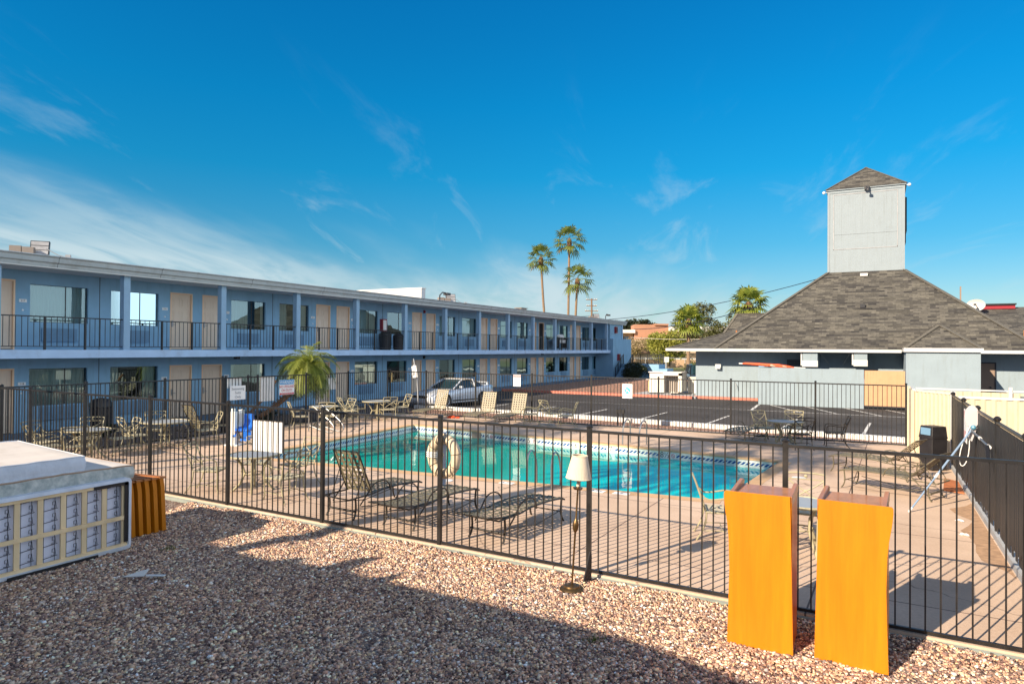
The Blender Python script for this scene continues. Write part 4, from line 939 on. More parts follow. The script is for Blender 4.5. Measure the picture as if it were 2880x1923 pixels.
# orange furled banner laid on the yard wall
t_ = thing('furled_banner', 'orange furled banner lying along the top of the pale yard wall', 'banner', (-4.6, 37.95, 1.9))
b = MB(); b.tube([(-6.45, 38.0, 2.10), (-6.3, 38.0, 2.11), (-5.9, 37.98, 2.09), (-5.2, 37.95, 2.05), (-4.6, 37.95, 2.02), (-4.1, 37.95, 1.97), (-3.85, 37.95, 1.94)], [.03, .055, .07, .075, .085, .06, .02], 8); b.build('cloth', 'orange_cloth', t_, world=True, smooth=True)
b = MB(); b.tube([(-6.62, 38.0, 2.10), (-6.43, 38.0, 2.10)], .035, 6); b.tube([(-3.85, 37.95, 1.95), (-3.3, 37.93, 1.93)], .015, 5); b.build('pole', 'white_plastic', t_, world=True)
b = MB(); b.tube([(-5.1, 37.94, 2.05), (-4.95, 37.9, 2.03), (-4.75, 37.9, 1.99)], [.02, .06, .02], 6); b.tube([(-4.4, 37.9, 2.0), (-4.2, 37.9, 1.97)], [.04, .02], 6); b.build('tie', 'orange_pale', t_, world=True)
# cabinets left of the lobby
t_ = thing('ice_cabinet', 'white slatted cabinet standing left of the lobby wall', 'cabinet', (-12.0, 42.4, .08))
b = MB(); b.box(-12.75, -11.85, 41.9, 43.0, .08, 1.36); b.box(-11.85, -11.1, 42.5, 43.0, .08, 1.30); b.build('body', 'cabinet', t_, world=True)
b = MB(); b.box(-12.8, -10.7, 41.8, 43.1, 1.36, 1.42); b.box(-11.85, -10.7, 41.8, 42.0, 1.20, 1.36); b.box(-10.9, -10.7, 41.8, 43.1, .2, 1.36); b.build('hood', 'cabinet', t_, world=True)
b = MB()
for k in range(6): b.box(-11.78+k*.14, -11.72+k*.14, 42.40, 42.50, .15, 1.2)
b.build('slats', 'cabinet_brown', t_, world=True)
t_ = thing('utility_cabinet', 'low white cabinet between the slatted cabinet and the lobby wall', 'cabinet', (-10.4, 43.2, .08))
b = MB(); b.box(-10.6, -10.0, 43.0, 43.6, .08, 1.05); b.build('body', 'cabinet', t_, world=True); b = MB(); b.box(-10.65, -9.95, 42.95, 43.65, 1.05, 1.10); b.build('lid', 'cabinet', t_, world=True)
t_ = thing('bollard', 'short tan bollard by the gravel island, left of the cabinets', 'bollard', (-13.2, 43.6, .05))
b = MB(); b.lathe([(.17, 0), (.17, .62), (.15, .66)], n=16); b.build('post', 'bollard_tan', t_, smooth=True); b = MB(); b.lathe([(.155, .66), (.12, .71), (.02, .74)], n=16); b.build('cap', 'bollard_tan', t_, smooth=True)
for p, q, lb in (((-12.5, 41.0), (-11.6, 41.15), 'short dark pole lying in front of the slatted cabinet'), ((-11.1, 40.9), (-10.0, 41.5), 'short dark pole lying on the pale paving by the lobby wall')):
    b = MB(); b.tube([(*p, .12), (*q, .14)], .04, 6); tag(b.build('loose_pole', 'bronze'), lb, 'pole', 'loose poles on the paving')
# ------------------------------------------------------------------ fences
def post(b, x, y, z0, z1, s=.055): b.box(x-s/2, x+s/2, y-s/2, y+s/2, z0, z1)
def fence(t_, pts, zt, m, per, gap=.115, pz=(-.1, .0), pick=.0148, mm=None):
    """posts at every point, picket panels between them"""
    for i, (x, y) in enumerate(pts):
        b = MB(); post(b, x, y, pz[0], zt+.05, .055); b.lathe([(.045, 0), (.045, .01), (.02, .03), (.004, .035)], (x, y, zt+.05), 8); b.build('post', m, t_, world=True)
    for i in range(len(pts)-1):
        a, c_ = Vector((*pts[i], 0)), Vector((*pts[i+1], 0)); d_ = (c_-a); L = d_.length; d_.normalize(); a2, c2 = a+d_*.031, c_-d_*.031
        b = MB(); up = lambda z: Vector((0, 0, z))
        b.beam(a2+up(zt), c2+up(zt), .036, .036); b.beam(a2+up(pz[1]+.03), c2+up(pz[1]+.03), .034, .034)
        n_ = max(2, round(L/gap))
        for k in range(1, n_): q = a.lerp(c_, k/n_); b.beam(q+up(pz[1]+.046), q+up(zt-.018), pick, pick, (0, 1, 0))
        b.build('picket_panel', m, t_, world=True)
nx = [1.48, -.9, -3.25, -5.6, -7.95, -10.3, -12.65, -15.0, -17.3, -18.85]
t_ = thing('pool_fence', 'long dark metal picket fence nearest the camera between gravel and pool deck', 'fence', (-5, 8.1, 0), group='picket fences around the pool')
fence(t_, [(x, near_y(x)) for x in nx], 1.80, 'fence_paint', 0, gap=.1305)
t_ = thing('pool_fence', 'metal picket fence on the far side of the pool along the parking lot', 'fence', (-9, 23.5, 0), group='picket fences around the pool')
fence(t_, [(x, 23.5) for x in (-18.8, -16.87, -14.41, -11.84, -9.37, -6.83, -4.35, -1.75, .74)], 1.80, 'fence_paint', 0, gap=.125, pick=.017)
t_ = thing('pool_fence', 'black picket fence on the left of the pool in front of the motel', 'fence', (-18.8, 16, 0), group='picket fences around the pool')
lf_ = [8.6, 10.6, 12.9, 14.93, 15.05, 15.95, 16.35, 18.6, 20.9, 23.4]
fence(t_, [(-18.85, y) for y in lf_], 1.80, 'rail_black', 0, gap=.125, pick=.017)
# screened fence on the right
t_ = thing('screened_fence', 'black slatted privacy fence running away along the right side of the deck', 'fence', (1.62, 14, 0))
ys_ = [8.05, 10.4, 12.75, 15.1, 17.4, 19.75]
for y in ys_:
    b = MB(); b.tube([(1.62, y, -.1), (1.62, y, 1.80)], .035, 8); b.lathe([(.05, 0), (.055, .03), (.03, .06), (.005, .07)], (1.62, y, 1.79), 10); b.build('post', 'fence_paint', t_, world=True)
rn = random.Random(4)
for i in range(len(ys_)-1):
    b = MB(); y = ys_[i]+.04
    while y < ys_[i+1]-.05:
        w_ = .062; g_ = .010 if rn.random() < .86 else .028
        b.box(1.600+rn.uniform(-.004, .004), 1.606+rn.uniform(0, .004), y, y+w_, .10 if rn.random() < .8 else .2, 1.73); y += w_+g_
    b.build('slat_panel', 'black', t_, world=True)
    b = MB(); b.tube([(1.62, ys_[i], 1.76), (1.62, ys_[i+1], 1.76)], .028, 8); b.build('top_rail', 'brass_old', t_, world=True)
b = MB(); b.box(1.56, 1.74, 7.9, 19.9, -.1, .09); struct(b.build('curb', 'concrete'))
# corrugated enclosure at the far right corner
t_ = thing('corrugated_enclosure', 'cream corrugated metal enclosure with narrow corner panel at the right end of the deck', 'enclosure', (1.2, 20.6, 0))
def corr(b, p, q, z0, z1, pitch=.15, amp=.022):
    p, q = Vector((*p, 0)), Vector((*q, 0)); d_ = (q-p); L = d_.length; d_.normalize(); n_ = Vector((-d_.y, d_.x, 0)); vs = []; k = 0; s = 0; seq = [0, .3, .5, .8, 1]; hh = [0, 0, 1, 1, 0]
    prof = []
    while s < L:
        for u_, h in zip(seq[:-1], hh[:-1]):
            if s+u_*pitch <= L: prof.append((s+u_*pitch, h))
        s += pitch
    prof.append((L, 0))
    for s_, h in prof:
        c_ = p+d_*s_+n_*h*amp; vs += [(c_.x, c_.y, z0), (c_.x, c_.y, z1)]
    b.add(vs, [(2*i, 2*i+2, 2*i+3, 2*i+1) for i in range(len(prof)-1)])
b = MB(); corr(b, (.86, 21.15), (1.60, 20.0), .02, 1.76); b.build('corrugated_panel', 'cream_metal', t_, world=True)
b = MB(); corr(b, (1.70, 18.95), (9, 18.2), .0, 1.74, .2); b.build('corrugated_panel', 'cream_metal', t_, world=True)
b = MB(); corr(b, (9, 20.5), (.90, 21.3), .0, 1.80, .2); b.build('corrugated_panel', 'cream_metal', t_, world=True)
b = MB(); b.beam((.80, 22.55, .9), (.85, 21.25, .9), .05, 1.76); b.box(.78, .86, 21.10, 21.24, 0, 1.80); b.box(.74, .82, 22.5, 22.6, 0, 1.84); b.build('corner_panel', 'cream_metal', t_, world=True)
b = MB(); b.beam((.86, 21.15, 1.80), (1.62, 19.97, 1.80), .05, .04); b.beam((.9, 21.28, 1.85), (9, 20.5, 1.84), .06, .035); b.beam((1.66, 18.95, 1.78), (9, 18.2, 1.78), .05, .05); b.box(1.58, 1.68, 19.9, 20.0, 0, 1.86); b.box(2.9, 2.98, 21.0, 21.08, 1.5, 1.95); b.box(.81, .87, 21.1, 22.55, 1.80, 1.84)
b.build('top_rail', 'white_trim', t_, world=True)
b = MB(); b.box(.835, .85, 21.45, 21.52, 1.0, 1.32); b.build('hinge', 'bronze', t_, world=True)
tag(MB().box(3.0, 3.9, 19.6, 20.6, .1, 1.76, taper=.85).build('dumpster_lid', 'curb_green'), 'green lid showing above the cream corrugated enclosure', 'bin')

mat('faded_pink', (.72, .42, .42), .7)
# ------------------------------------------------------------------ signs
def plate(name, label, c_, w_, h_, nrm, base='sign_white', grp=None, lines=(), back=None):
    """flat metal plate; nrm: yaw of the way it faces"""
    t_ = thing(name, label, 'sign', c_, nrm, grp)
    b = MB(); b.box(-w_/2, w_/2, -.003, .003, -h_/2, h_/2); b.build('plate', base, t_)
    for nm, m_, x0, x1, z0, z1 in (back or ()):
        b = MB(); b.box(x0, x1, -.0065, -.004, z0, z1); b.build(nm, m_, t_)
    for txt, s, m_, x, z, sq in lines: text(txt, s, 'lettering', m_, t_, (x, -.0085, z), (pi/2, 0, 0), base=False, squash=sq, ext=.0008)
    return t_
FX = R(90)
plate('sign', 'white plate reading Swimming Suits Only on the left fence', (-18.80, 15.49, 1.30), .62, .47, FX, lines=(('Swimming', .125, 'sign_text', 0, .13, 1.0), ('Suits', .125, 'sign_text', 0, 0, 1), ('Only', .125, 'sign_text', 0, -.14, 1)))
plate('sign', 'blank white plate behind the pickets directly above the Swimming Suits Only sign', (-18.90, 15.45, 1.63), .58, .34, FX)
plate('sign', 'tall blank white plate behind the pickets between the suits sign and the warning sign', (-18.90, 16.81, 1.36), .62, .86, FX)
plate('sign', 'blank white plate behind the pickets right of the leaning date palm', (-18.90, 19.95, 1.40), .56, .46, FX)
plate('sign', 'blue, white and red sign reading WARNING NO LIFEGUARD ON DUTY', (-18.80, 17.62, 1.385), .70, .54, FX,
      back=(('band', 'sign_blue', -.345, .345, .10, .265), ('band', 'sign_red', -.33, .33, -.262, -.20)),
      lines=(('WARNING', .155, 'sign_white', 0, .178, .92), ('NO LIFEGUARD', .135, 'sign_red', 0, .02, .74), ('ON DUTY', .135, 'sign_red', 0, -.115, .85), ('NO SWIMMING ALONE', .05, 'sign_white', 0, -.232, 1)))
plate('sign', 'small white pool rules notice with red heading on the far fence', (-12.47, 23.44, 1.58), .32, .46, 0,
      back=(('band', 'sign_red', -.15, .15, .13, .215),), lines=(('WARNING', .07, 'sign_white', 0, .172, .9), ('NO LIFEGUARD', .038, 'sign_text', 0, .09, 1), ('ON DUTY', .038, 'sign_text', 0, .03, 1), ('POOL HOURS', .038, 'sign_text', 0, -.05, 1), ('NO GLASS', .045, 'sign_red', 0, -.17, 1)))
t_ = plate('sign', 'white NO DIVING sign with round blue diver symbol on the far fence', (-7.95, 23.42, 1.33), .37, .51, 0,
      lines=(('POOL SAFETY', .05, 'sign_red', 0, .20, 1), ('NO DIVING', .085, 'sign_red', 0, -.185, .82)))
b = MB(); b.lathe([(.002, -.006), (.115, -.006), (.115, -.004), (.002, -.004)], (0, 0, .02), 24, axis='y'); b.build('symbol', 'sign_ltblue', t_)
b = MB(); b.beam((-.08, -.0075, .09), (.08, -.0075, -.05), .002, .018, (0, 0, 1)); b.tube([(.03, -.0085, .07), (.0, -.0085, .02), (-.06, -.0085, -.04)], .011, 5); b.tube([(.0, -.0085, .02), (.05, -.0085, .0)], .009, 5); b.build('symbol_lines', 'sign_white', t_)
t_ = thing('notice_board', 'large plain white board with thin dark edge fixed behind the near fence', 'board', (-9.33, near_y(-9.33)+.06, 1.30))
b = MB(); b.box(-.365, .365, -.004, .004, -.27, .25); b.build('board', 'sign_white', t_); b = MB(); b.box(-.37, .37, -.008, .008, .25, .262); b.box(.362, .372, -.006, .006, -.27, .25); b.build('edge', 'cabinet_brown', t_)
t_ = plate('sign', 'faded pink and white warning strip seen edge-on on the black slatted fence', (1.585, 16.7, 1.32), .5, .68, R(-90), lines=())
b = MB(); b.box(-.2, .2, -.008, -.004, -.3, -.1); b.box(-.2, .2, -.008, -.004, .15, .3); b.build('faded_band', 'faded_pink', t_)
t_ = thing('street_sign', 'leaning white-backed parking sign on a bent metal post in front of the silver car', 'sign', (-18.75, 25.5, 0), R(0))
b = MB(); b.tube([(0, 0, -.1), (-.03, 0, .8), (-.12, .02, 1.5), (-.32, .05, 2.32)], .028, 6); b.build('post', 'concrete', t_)
b = MB(); b.beam((-.14, -.02, 1.45), (-.29, .02, 2.05), .02, .02); b.prism([(-.28, -.04, 1.42), (.0, -.07, 1.48), (-.12, -.03, 2.02), (-.40, .0, 1.96)], (0, .008, 0)); b.build('plate', 'white_plastic', t_)
b = MB(); b.prism([(-.35, -.045, 1.55), (-.19, -.065, 1.58), (-.19, -.03, 1.8), (-.35, -.01, 1.77)], (0, -.003, 0)); b.build('symbol', 'concrete', t_)

# ------------------------------------------------------------------ loose things by the near fence
def lectern(loc, rz, label, flip=1):
    t_ = thing('lectern', label, 'lectern', loc, rz, 'tall orange lecterns standing at the near fence')
    w_ = .29; zs_ = [0, .1, .4, .75, 1.05, 1.2, 1.3, 1.38, 1.45, 1.49, 1.51, 1.515]
    wav = [.31, .307, .298, .290, .298, .312, .328, .339, .345, .345, .338, .33]
    if flip > 0: L_ = [(-q, z) for z, q in zip(zs_, wav)]; Rr = [(.305-.03*z/1.5, z) for z in zs_]
    else: L_ = [(-.31+.035*z/1.5, z) for z in zs_]; Rr = [(q, z) for z, q in zip(zs_, wav)]
    poly = [(x, 0, z) for x, z in L_] + [(x, 0, z) for x, z in Rr[::-1]]
    b = MB(); b.prism(poly, (0, .02, 0)); b.build('front_panel', 'orange_laminate', t_, bevel=.0015)
    b = MB(); b.box(w_-.020, w_-.002, .021, .56, .0, 1.455); b.build('side_panel', 'orange_laminate', t_)
    b = MB(); b.box(-w_+.005, -w_+.023, .021, .56, .0, 1.455); b.build('side_panel', 'orange_laminate', t_)
    b = MB(); b.box(-w_+.02, w_-.03, .021, .60, 1.470, 1.488); b.build('top', 'brown_wood', t_)
    for s in (-1, 1):
        b = MB(); x = s*(w_-.02); b.prism([(x-.02, .021, 1.40), (x-.02, .021, 1.512), (x-.02, .60, 1.545), (x-.02, .68, 1.52), (x-.02, .62, 1.455)], (.04, 0, 0)); b.build('top_rail', 'brown_wood', t_, bevel=.004)
        b = MB(); b.box(x-.028, x-.002, .021, .56, 0, .06); b.build('foot', 'tan_gate', t_)
    for z in (.5, .98): b = MB(); b.box(-w_+.08, w_-.06, .03, .40, z, z+.018); b.build('shelf', 'orange_laminate', t_)
    return t_
lectern((-1.015, 7.0, -.07), R(.5), 'left of two tall orange lecterns, its straight side and foot rail showing', 1)
lectern((-.22, 7.03, -.07), R(-3), 'right of two tall orange lecterns, wavy right edge and small label scar', -1)
for k in range(5):
    y = 6.30+k*.118; t_ = thing('lectern', ['orange lectern on its side, half hidden behind the box spring', 'second orange lectern in the stack by the box spring', 'middle orange lectern of the five stacked by the box spring', 'fourth orange lectern, just inside the outermost of the stack', 'outermost orange lectern of the stack, nearest the fence'][k], 'lectern', (-9.98+.012*k, y, -.07), R(8), 'orange lecterns stacked beside the box spring')
    b = MB(); zs_ = [0, .2, .45, .7, .84]; off = [.01, 0, -.015, -.03, -.055]
    b.prism([(0, o+.0, z) for z, o in zip(zs_, off)] + [(0, o+.072, z) for z, o in list(zip(zs_, off))[::-1]], (-.6, 0, 0)); b.build('side_panel', 'orange_laminate', t_)
    b = MB(); b.prism([(.03, -.075, .842), (.03, .045, .835), (.03, .045, .862), (.03, -.085, .875)], (-.66, 0, 0)); b.build('top', 'brown_wood', t_)
t_ = thing('floor_lamp', 'old brass floor lamp with pleated cream shade leaning at the near fence', 'floor lamp', (-3.27, 7.60, -.07))
b = MB(); b.lathe([(.145, 0), (.15, .012), (.135, .03), (.10, .038), (.095, .055), (.04, .062), (.02, .075)], n=28); b.build('base', 'brass_old', t_, smooth=True)
lean = Matrix.Rotation(R(3.4), 4, 'Y')
b = MB(); b.lathe([(.012, .06), (.012, .70), (.018, .705), (.034, .74), (.038, .79), (.030, .83), (.016, .86), (.012, .87), (.011, 1.22), (.05, 1.225), (.062, 1.245), (.02, 1.25), (.018, 1.26)], n=12); b.xf(lean); b.build('stem', 'brass_old', t_, smooth=True)
b = MB(); b.lathe([(.020, 1.26), (.020, 1.33), (.015, 1.34)], n=10); b.xf(lean); b.build('candle_sleeve', 'lampshade', t_)
b = MB(); n_ = 96
ring = lambda r, z: [(r*(1+.014*(k % 2))*cos(2*pi*k/n_), r*(1+.014*(k % 2))*sin(2*pi*k/n_), z) for k in range(n_)]
vs = ring(.152, 1.365) + ring(.092, 1.635); b.add(vs, [(k, (k+1) % n_, n_+(k+1) % n_, n_+k) for k in range(n_)]); b.tube(ring(.153, 1.365)[::4], .006, 5, closed=True); b.tube(ring(.093, 1.635)[::4], .006, 5, closed=True)
b.xf(lean); b.build('lamp_shade', 'lampshade', t_)
b = MB(); b.tube([(.02, .05, .07), (.08, .12, .03), (.15, .05, .02), (.22, .14, .03), (.34, .16, .02), (.2, .2, .02), (.05, .18, .03)], .004, 5); b.build('cord', 'cream_metal', t_)
tag(MB().prism([(-3.22, 7.82, -.05), (-3.16, 7.93, -.05), (-3.15, 7.92, .28), (-3.165, 7.905, .33)], (.015, -.005, 0)).build('wedge', 'black'), 'black metal wedge leaning against the fence post behind the lamp', 'wedge')

# beds
t_ = thing('box_spring', 'upended box spring showing pine slats and wire springs on mauve ticking', 'box spring', (-9.52, 4.7, -.07))
Y0_, Y1_ = 3.35, 5.98
b = MB(); 
def rrect(y0, y1, z0, z1, r, n_=5):
    out = []
    for (cy, cz, a0) in ((y1-r, z1-r, 0), (y0+r, z1-r, 90), (y0+r, z0+r, 180), (y1-r, z0+r, 270)):
        out += [(cy+r*cos(R(a0+90*i/n_)), cz+r*sin(R(a0+90*i/n_))) for i in range(n_+1)]
    return out
o_, i_ = rrect(Y0_, Y1_, -.06, .955, .05), rrect(Y0_+.05, Y1_-.045, -.01, .91, .03)
n_ = len(o_); vs = [(-9.47, y, z) for y, z in o_] + [(-9.455, y, z) for y, z in i_] + [(-9.68, y, z) for y, z in o_] + [(-9.50, y, z) for y, z in i_]
fs = []
for k in range(n_):
    j = (k+1) % n_; fs += [(k, j, n_+j, n_+k), (2*n_+k, 2*n_+j, j, k), (n_+k, n_+j, 3*n_+j, 3*n_+k)]
b.add(vs, fs); b.build('fabric_edge', 'mattress_side', t_, world=True)
b = MB(); b.box(-9.62, -9.60, Y0_+.04, Y1_-.04, 0, .92); b.build('ticking', 'ticking', t_, world=True)
b = MB(); ysl = [3.75, 4.05, 4.33, 4.55, 4.83, 5.12, 5.42, 5.72]
b2 = [3.4, 3.72, 4.02, 4.53, 4.815, 5.10, 5.395, 5.70, 5.90]
for y in (3.69, 3.97, 4.24, 4.52, 4.79, 5.07, 5.34, 5.61, 5.89): b.box(-9.520, -9.498, y-.033, y+.033, -.01, .90)
b.box(-9.497, -9.478, Y0_+.06, Y1_-.06, .37, .425); b.box(-9.52, -9.48, Y0_+.06, Y1_-.05, -.02, .03); b.box(-9.52, -9.48, Y0_+.06, Y1_-.05, .865, .91)
b.build('slats', 'pine', t_, world=True)
b = MB(); ysb = (3.69, 3.97, 4.24, 4.52, 4.79, 5.07, 5.34, 5.61, 5.89)
for i in range(len(ysb)-1):
    y0, y1 = ysb[i]+.04, ysb[i+1]-.04
    b.tube([(-9.56, y0+.03, 0), (-9.56, y0+.03, .9)], .0035, 4); b.tube([(-9.57, y1-.03, 0), (-9.57, y1-.03, .9)], .0035, 4)
    for k in range(6):
        z = .06+k*.155; b.tube([(-9.56, y0, z), (-9.56, y1, z+.02)], .004, 4)
        q = y1-.085; b.tube([(-9.55, q, z+.03), (-9.54, q+.035, z+.03), (-9.54, q+.035, z+.075), (-9.54, q+.01, z+.075), (-9.54, q+.01, z+.115), (-9.55, q+.05, z+.12), (-9.55, q+.06, z+.03)], .004, 4)
b.build('spring_wire', 'wire_dark', t_, world=True)
b = MB(); b.box(-9.478, -9.470, 5.45, 5.93, .86, .925); b.box(-9.478, -9.470, 5.88, 5.935, .05, .9); b.box(-9.50, -9.44, 4.4, 5.5, -.075, -.03); b.build('torn_lining', 'black', t_, world=True)

def mattress(label, x0, x1, y0, y1, z, h, droop, side, seed):
    t_ = thing('mattress', label, 'mattress', ((x0+x1)/2, (y0+y1)/2, z), 0, 'old mattresses piled by the box spring'); rn = random.Random(seed)
    nx_, ny_ = 14, 18; H_ = lambda u, v: droop(u, v)
    top = []; 
    for i in range(nx_+1):
        for j in range(ny_+1):
            u, v = i/nx_, j/ny_; x, y = x0+(x1-x0)*u, y0+(y1-y0)*v
            e = min(u, 1-u, v, 1-v); top.append((x, y, z+h+H_(u, v)-.02*(1 if e == 0 else 0)+.006*sin(v*60)*(0 if e == 0 else 1)))
    vs = list(top); b = MB(); fs = [(i*(ny_+1)+j, (i+1)*(ny_+1)+j, (i+1)*(ny_+1)+j+1, i*(ny_+1)+j+1) for i in range(nx_) for j in range(ny_)]
    b.add(vs, fs); b.build('quilted_top', 'mattress_top', t_, world=True, smooth=True)
    # sides
    rim = [(i, 0) for i in range(nx_)] + [(nx_, j) for j in range(ny_)] + [(i, ny_) for i in range(nx_, 0, -1)] + [(0, j) for j in range(ny_, 0, -1)]
    b = MB(); L_ = []
    for k, dz in enumerate((0, -.35, -.7, -1)):
        for i, j in rim:
            x, y, zt = top[i*(ny_+1)+j]; bul = .022*sin(-dz*pi); cx_, cy_ = (x0+x1)/2, (y0+y1)/2
            L_.append((x+(bul if x > cx_ else -bul), y+(bul if y > cy_ else -bul)*.6, zt+dz*h+.004*sin(j*2+k)))
    m_ = len(rim); b.add(L_, [(k*m_+q, k*m_+(q+1) % m_, (k+1)*m_+(q+1) % m_, (k+1)*m_+q) for k in range(3) for q in range(m_)]); b.build('side_border', side, t_, world=True, smooth=True)
    b = MB(); b.tube([L_[q] for q in range(m_)], .011, 5, closed=True); b.tube([L_[3*m_+q] for q in range(m_)], .011, 5, closed=True); b.build('piping', 'piping' if seed == 2 else 'mattress_side', t_, world=True)
    return t_
mattress('lower mattress of the pile, stained, on top of the upended box spring', -11.5, -9.60, 3.9, 6.08, .93, .19, lambda u, v: .02*sin(v*3)+(.03*(1-u)), 'mattress_side_dirty', 2)
mattress('upper mattress of the pile, clean cream top, humped in the middle', -11.4, -9.66, 3.2, 5.42, 1.14, .20, lambda u, v: .09*(1-u)+.10*max(0, .8-v)*(1-u)+.05*v*0, 'mattress_side', 3)
b = MB(); b.box(-11.35, -9.8, 3.9, 5.9, -.08, .925); tag(b.build('bed_base', 'mattress_side_dirty'), 'pale bed base under the mattress pile, behind the upended box spring', 'bed base')
b = MB(); b.prism([(-8.15, 5.35, -.05), (-7.93, 5.47, -.05), (-7.90, 5.42, -.045), (-8.10, 5.31, -.045)], (0, 0, .012)); 
tag(b.build('paper_slip', 'paper'), 'long white paper slip on the shaded gravel', 'litter', 'litter on the gravel')
b = MB(); b.prism([(-8.33, 5.15, -.05), (-8.12, 5.30, -.05), (-8.10, 5.36, .03), (-8.2, 5.33, .0)], (.01, -.01, .012)); tag(b.build('paper_scrap', 'paper'), 'crumpled translucent paper scrap left of the white slip', 'litter', 'litter on the gravel')
# ------------------------------------------------------------------ pool furniture
def curve(p0, p1, p2, p3, n=8):
    p0, p1, p2, p3 = map(Vector, (p0, p1, p2, p3)); return [p0*(1-t)**3+p1*3*t*(1-t)**2+p2*3*t*t*(1-t)+p3*t**3 for t in [i/n for i in range(n+1)]]
def make_chair(loc, rz, label, frame='chair_cream', strap='chair_strap'):
    t_ = thing('patio_chair', label, 'chair', loc, rz, 'lattice-back metal patio chairs')
    for s in (-1, 1):
        b = MB(); b.tube(curve((s*.275, .25, .40), (s*.285, .27, .28), (s*.255, .22, .12), (s*.275, .27, 0), 5), [.014, .014, .013, .012, .012, .014], 6); b.build('leg', frame, t_)
        b = MB(); b.tube(curve((s*.24, -.22, .41), (s*.24, -.22, .25), (s*.235, -.27, .12), (s*.26, -.37, 0), 5), [.014, .014, .013, .012, .012, .014], 6); b.build('leg', frame, t_)
        b = MB(); b.tube([(s*.275, .25, .40)] + curve((s*.28, .24, .55), (s*.30, .26, .66), (s*.30, .15, .67), (s*.29, .0, .635), 6) + curve((s*.29, -.05, .63), (s*.28, -.16, .60), (s*.26, -.24, .60), (s*.245, -.29, .68), 4)[1:], .0125, 6); b.build('armrest', frame, t_)
    b = MB(); b.tube([(-.27, .25, .41), (.27, .25, .41), (.24, -.23, .42), (-.24, -.23, .42)], .014, 6, closed=True); b.tube([(-.25, .02, .15), (.25, .02, .15)], .008, 5); b.tube([(-.265, .24, .14), (-.25, .02, .15), (-.24, -.27, .14)], .008, 5); b.tube([(.265, .24, .14), (.25, .02, .15), (.24, -.27, .14)], .008, 5); b.build('seat_frame', frame, t_)
    b = MB()
    for k in range(7): y = -.20+k*.07; b.box(-.255, .255, y-.024, y+.024, .418, .426)
    for k in range(6): x = -.215+k*.086; b.box(x-.022, x+.022, -.225, .245, .427, .431)
    b.build('seat', strap, t_)
    b = MB(); P = lambda x, v: (x*(1+.18*v), -.235-.13*v-.03*v*v, .44+.47*v)
    for s in (-1, 1): b.tube([P(s*.235, v/5) for v in range(6)], .014, 6)
    b.tube([P(-.235, 1), P(-.1, 1.03), P(.1, 1.03), P(.235, 1)], .014, 6); b.tube([P(-.235, .82), P(0, .83), P(.235, .82)], .010, 5); b.tube([P(-.235, .08), P(.235, .08)], .011, 5)
    for s in (-1, 1): b.tube([P(s*.225, .80), P(s*.10, .58), P(0, .45), P(-s*.10, .30), P(-s*.225, .09)], .0115, 6)
    b.blob(P(0, .925), .028, 1, 0, 6, (1, .4, 1)); b.blob(P(0, .45), .026, 1, 0, 6, (1, .4, 1)); b.build('backrest', frame, t_)
    return t_
ang = lambda fx, fy: math.atan2(-fx, fy)
ch0 = make_chair((-17.62, 9.02, 0), ang(.25, 1), 'cream lattice chair seen side on, leftmost at the round table near the motel'); register(ch0)
def chair(x, y, f, label, src=None): return dup(src or ch0, (x, y, 0), ang(*f), label)
chair(-18.45, 9.35, (1, .3), 'shaded lattice chair behind the leftmost table, nearest the motel wall')
chair(-18.25, 10.35, (.75, -.65), 'pale chair back showing just above the nearer chair at the leftmost table')
chair(-16.95, 9.35, (-.8, .6), 'lattice chair with its back to the camera at the leftmost table')
chair(-17.5, 10.75, (-.25, -1), 'cream chair at the right of the leftmost table, facing left')
chair(-17.75, 11.30, (.2, 1), 'chair seen side on at the left of the ring-legged table')
chair(-18.35, 12.35, (.9, -.4), 'white chair back in shade behind the ring-legged table')
chair(-17.15, 13.05, (-.45, -.95), 'sunlit cream chair beside the dark lounger, facing left')
chair(-11.62, 8.93, (.85, .5), 'narrow edge-on chair left of the round table by the white notice board')
chair(-11.50, 10.0, (.65, -.75), 'olive chair behind the round table, seen left of the white notice board')
chair(-10.60, 10.25, (-.1, -1), 'olive chair at the pool edge, just right of the white notice board')
chair(-9.75, 9.12, (-1, .15), 'large sunlit chair nearest the camera at the round table by the pool')
chair(-17.75, 17.25, (.55, .85), 'pale chair beneath the leaning date palm, facing right')
chair(-16.95, 17.85, (-.5, .85), 'square-backed cream chair behind the pool handrail, back to camera')
chair(-17.35, 18.95, (-.3, -.95), 'sunlit chair right of the handrail, facing left across its table')
chair(-17.75, 19.75, (.5, .87), 'blue-shaded chair side on, left of the oval table by the corner')
chair(-18.15, 20.55, (1, -.25), 'blue-shaded chair behind the oval table by the left fence')
chair(-16.85, 20.95, (-.8, .6), 'olive chair in front of the oval table, back to camera')
chair(-17.10, 22.05, (-.45, -.9), 'cream chair at the right end of the oval table near the fence corner')
chair(-11.30, 22.35, (-.9, -.45), 'cream side-on chair just right of the third raised lounger')
chair(-10.75, 22.95, (.45, .9), 'dark unlit chair back between two cream chairs at the far fence')
chair(-9.95, 22.55, (-.95, -.25), 'sunlit cream chair facing left, last of the three at the far fence')
chair(-3.05, 22.35, (.75, -.6), 'bright cream chair left of the glass table at the far right')
chair(-2.35, 22.85, (.0, -1), 'olive chair behind the glass table against the far fence')
chair(-2.12, 10.62, (.95, .3), 'grey side-on chair left of the left tall lectern')
chair(-.98, 11.20, (.05, -1), 'pale chair back seen between the two tall lecterns')
chd = make_chair((-1.98, 21.25, 0), ang(-.4, .92), 'black lattice chair with its back to the camera at the glass table', 'lounge_frame', 'lounge_frame'); register(chd)
chair(-1.12, 22.15, (-1, -.15), 'dark chair facing left, right of the glass table', chd)

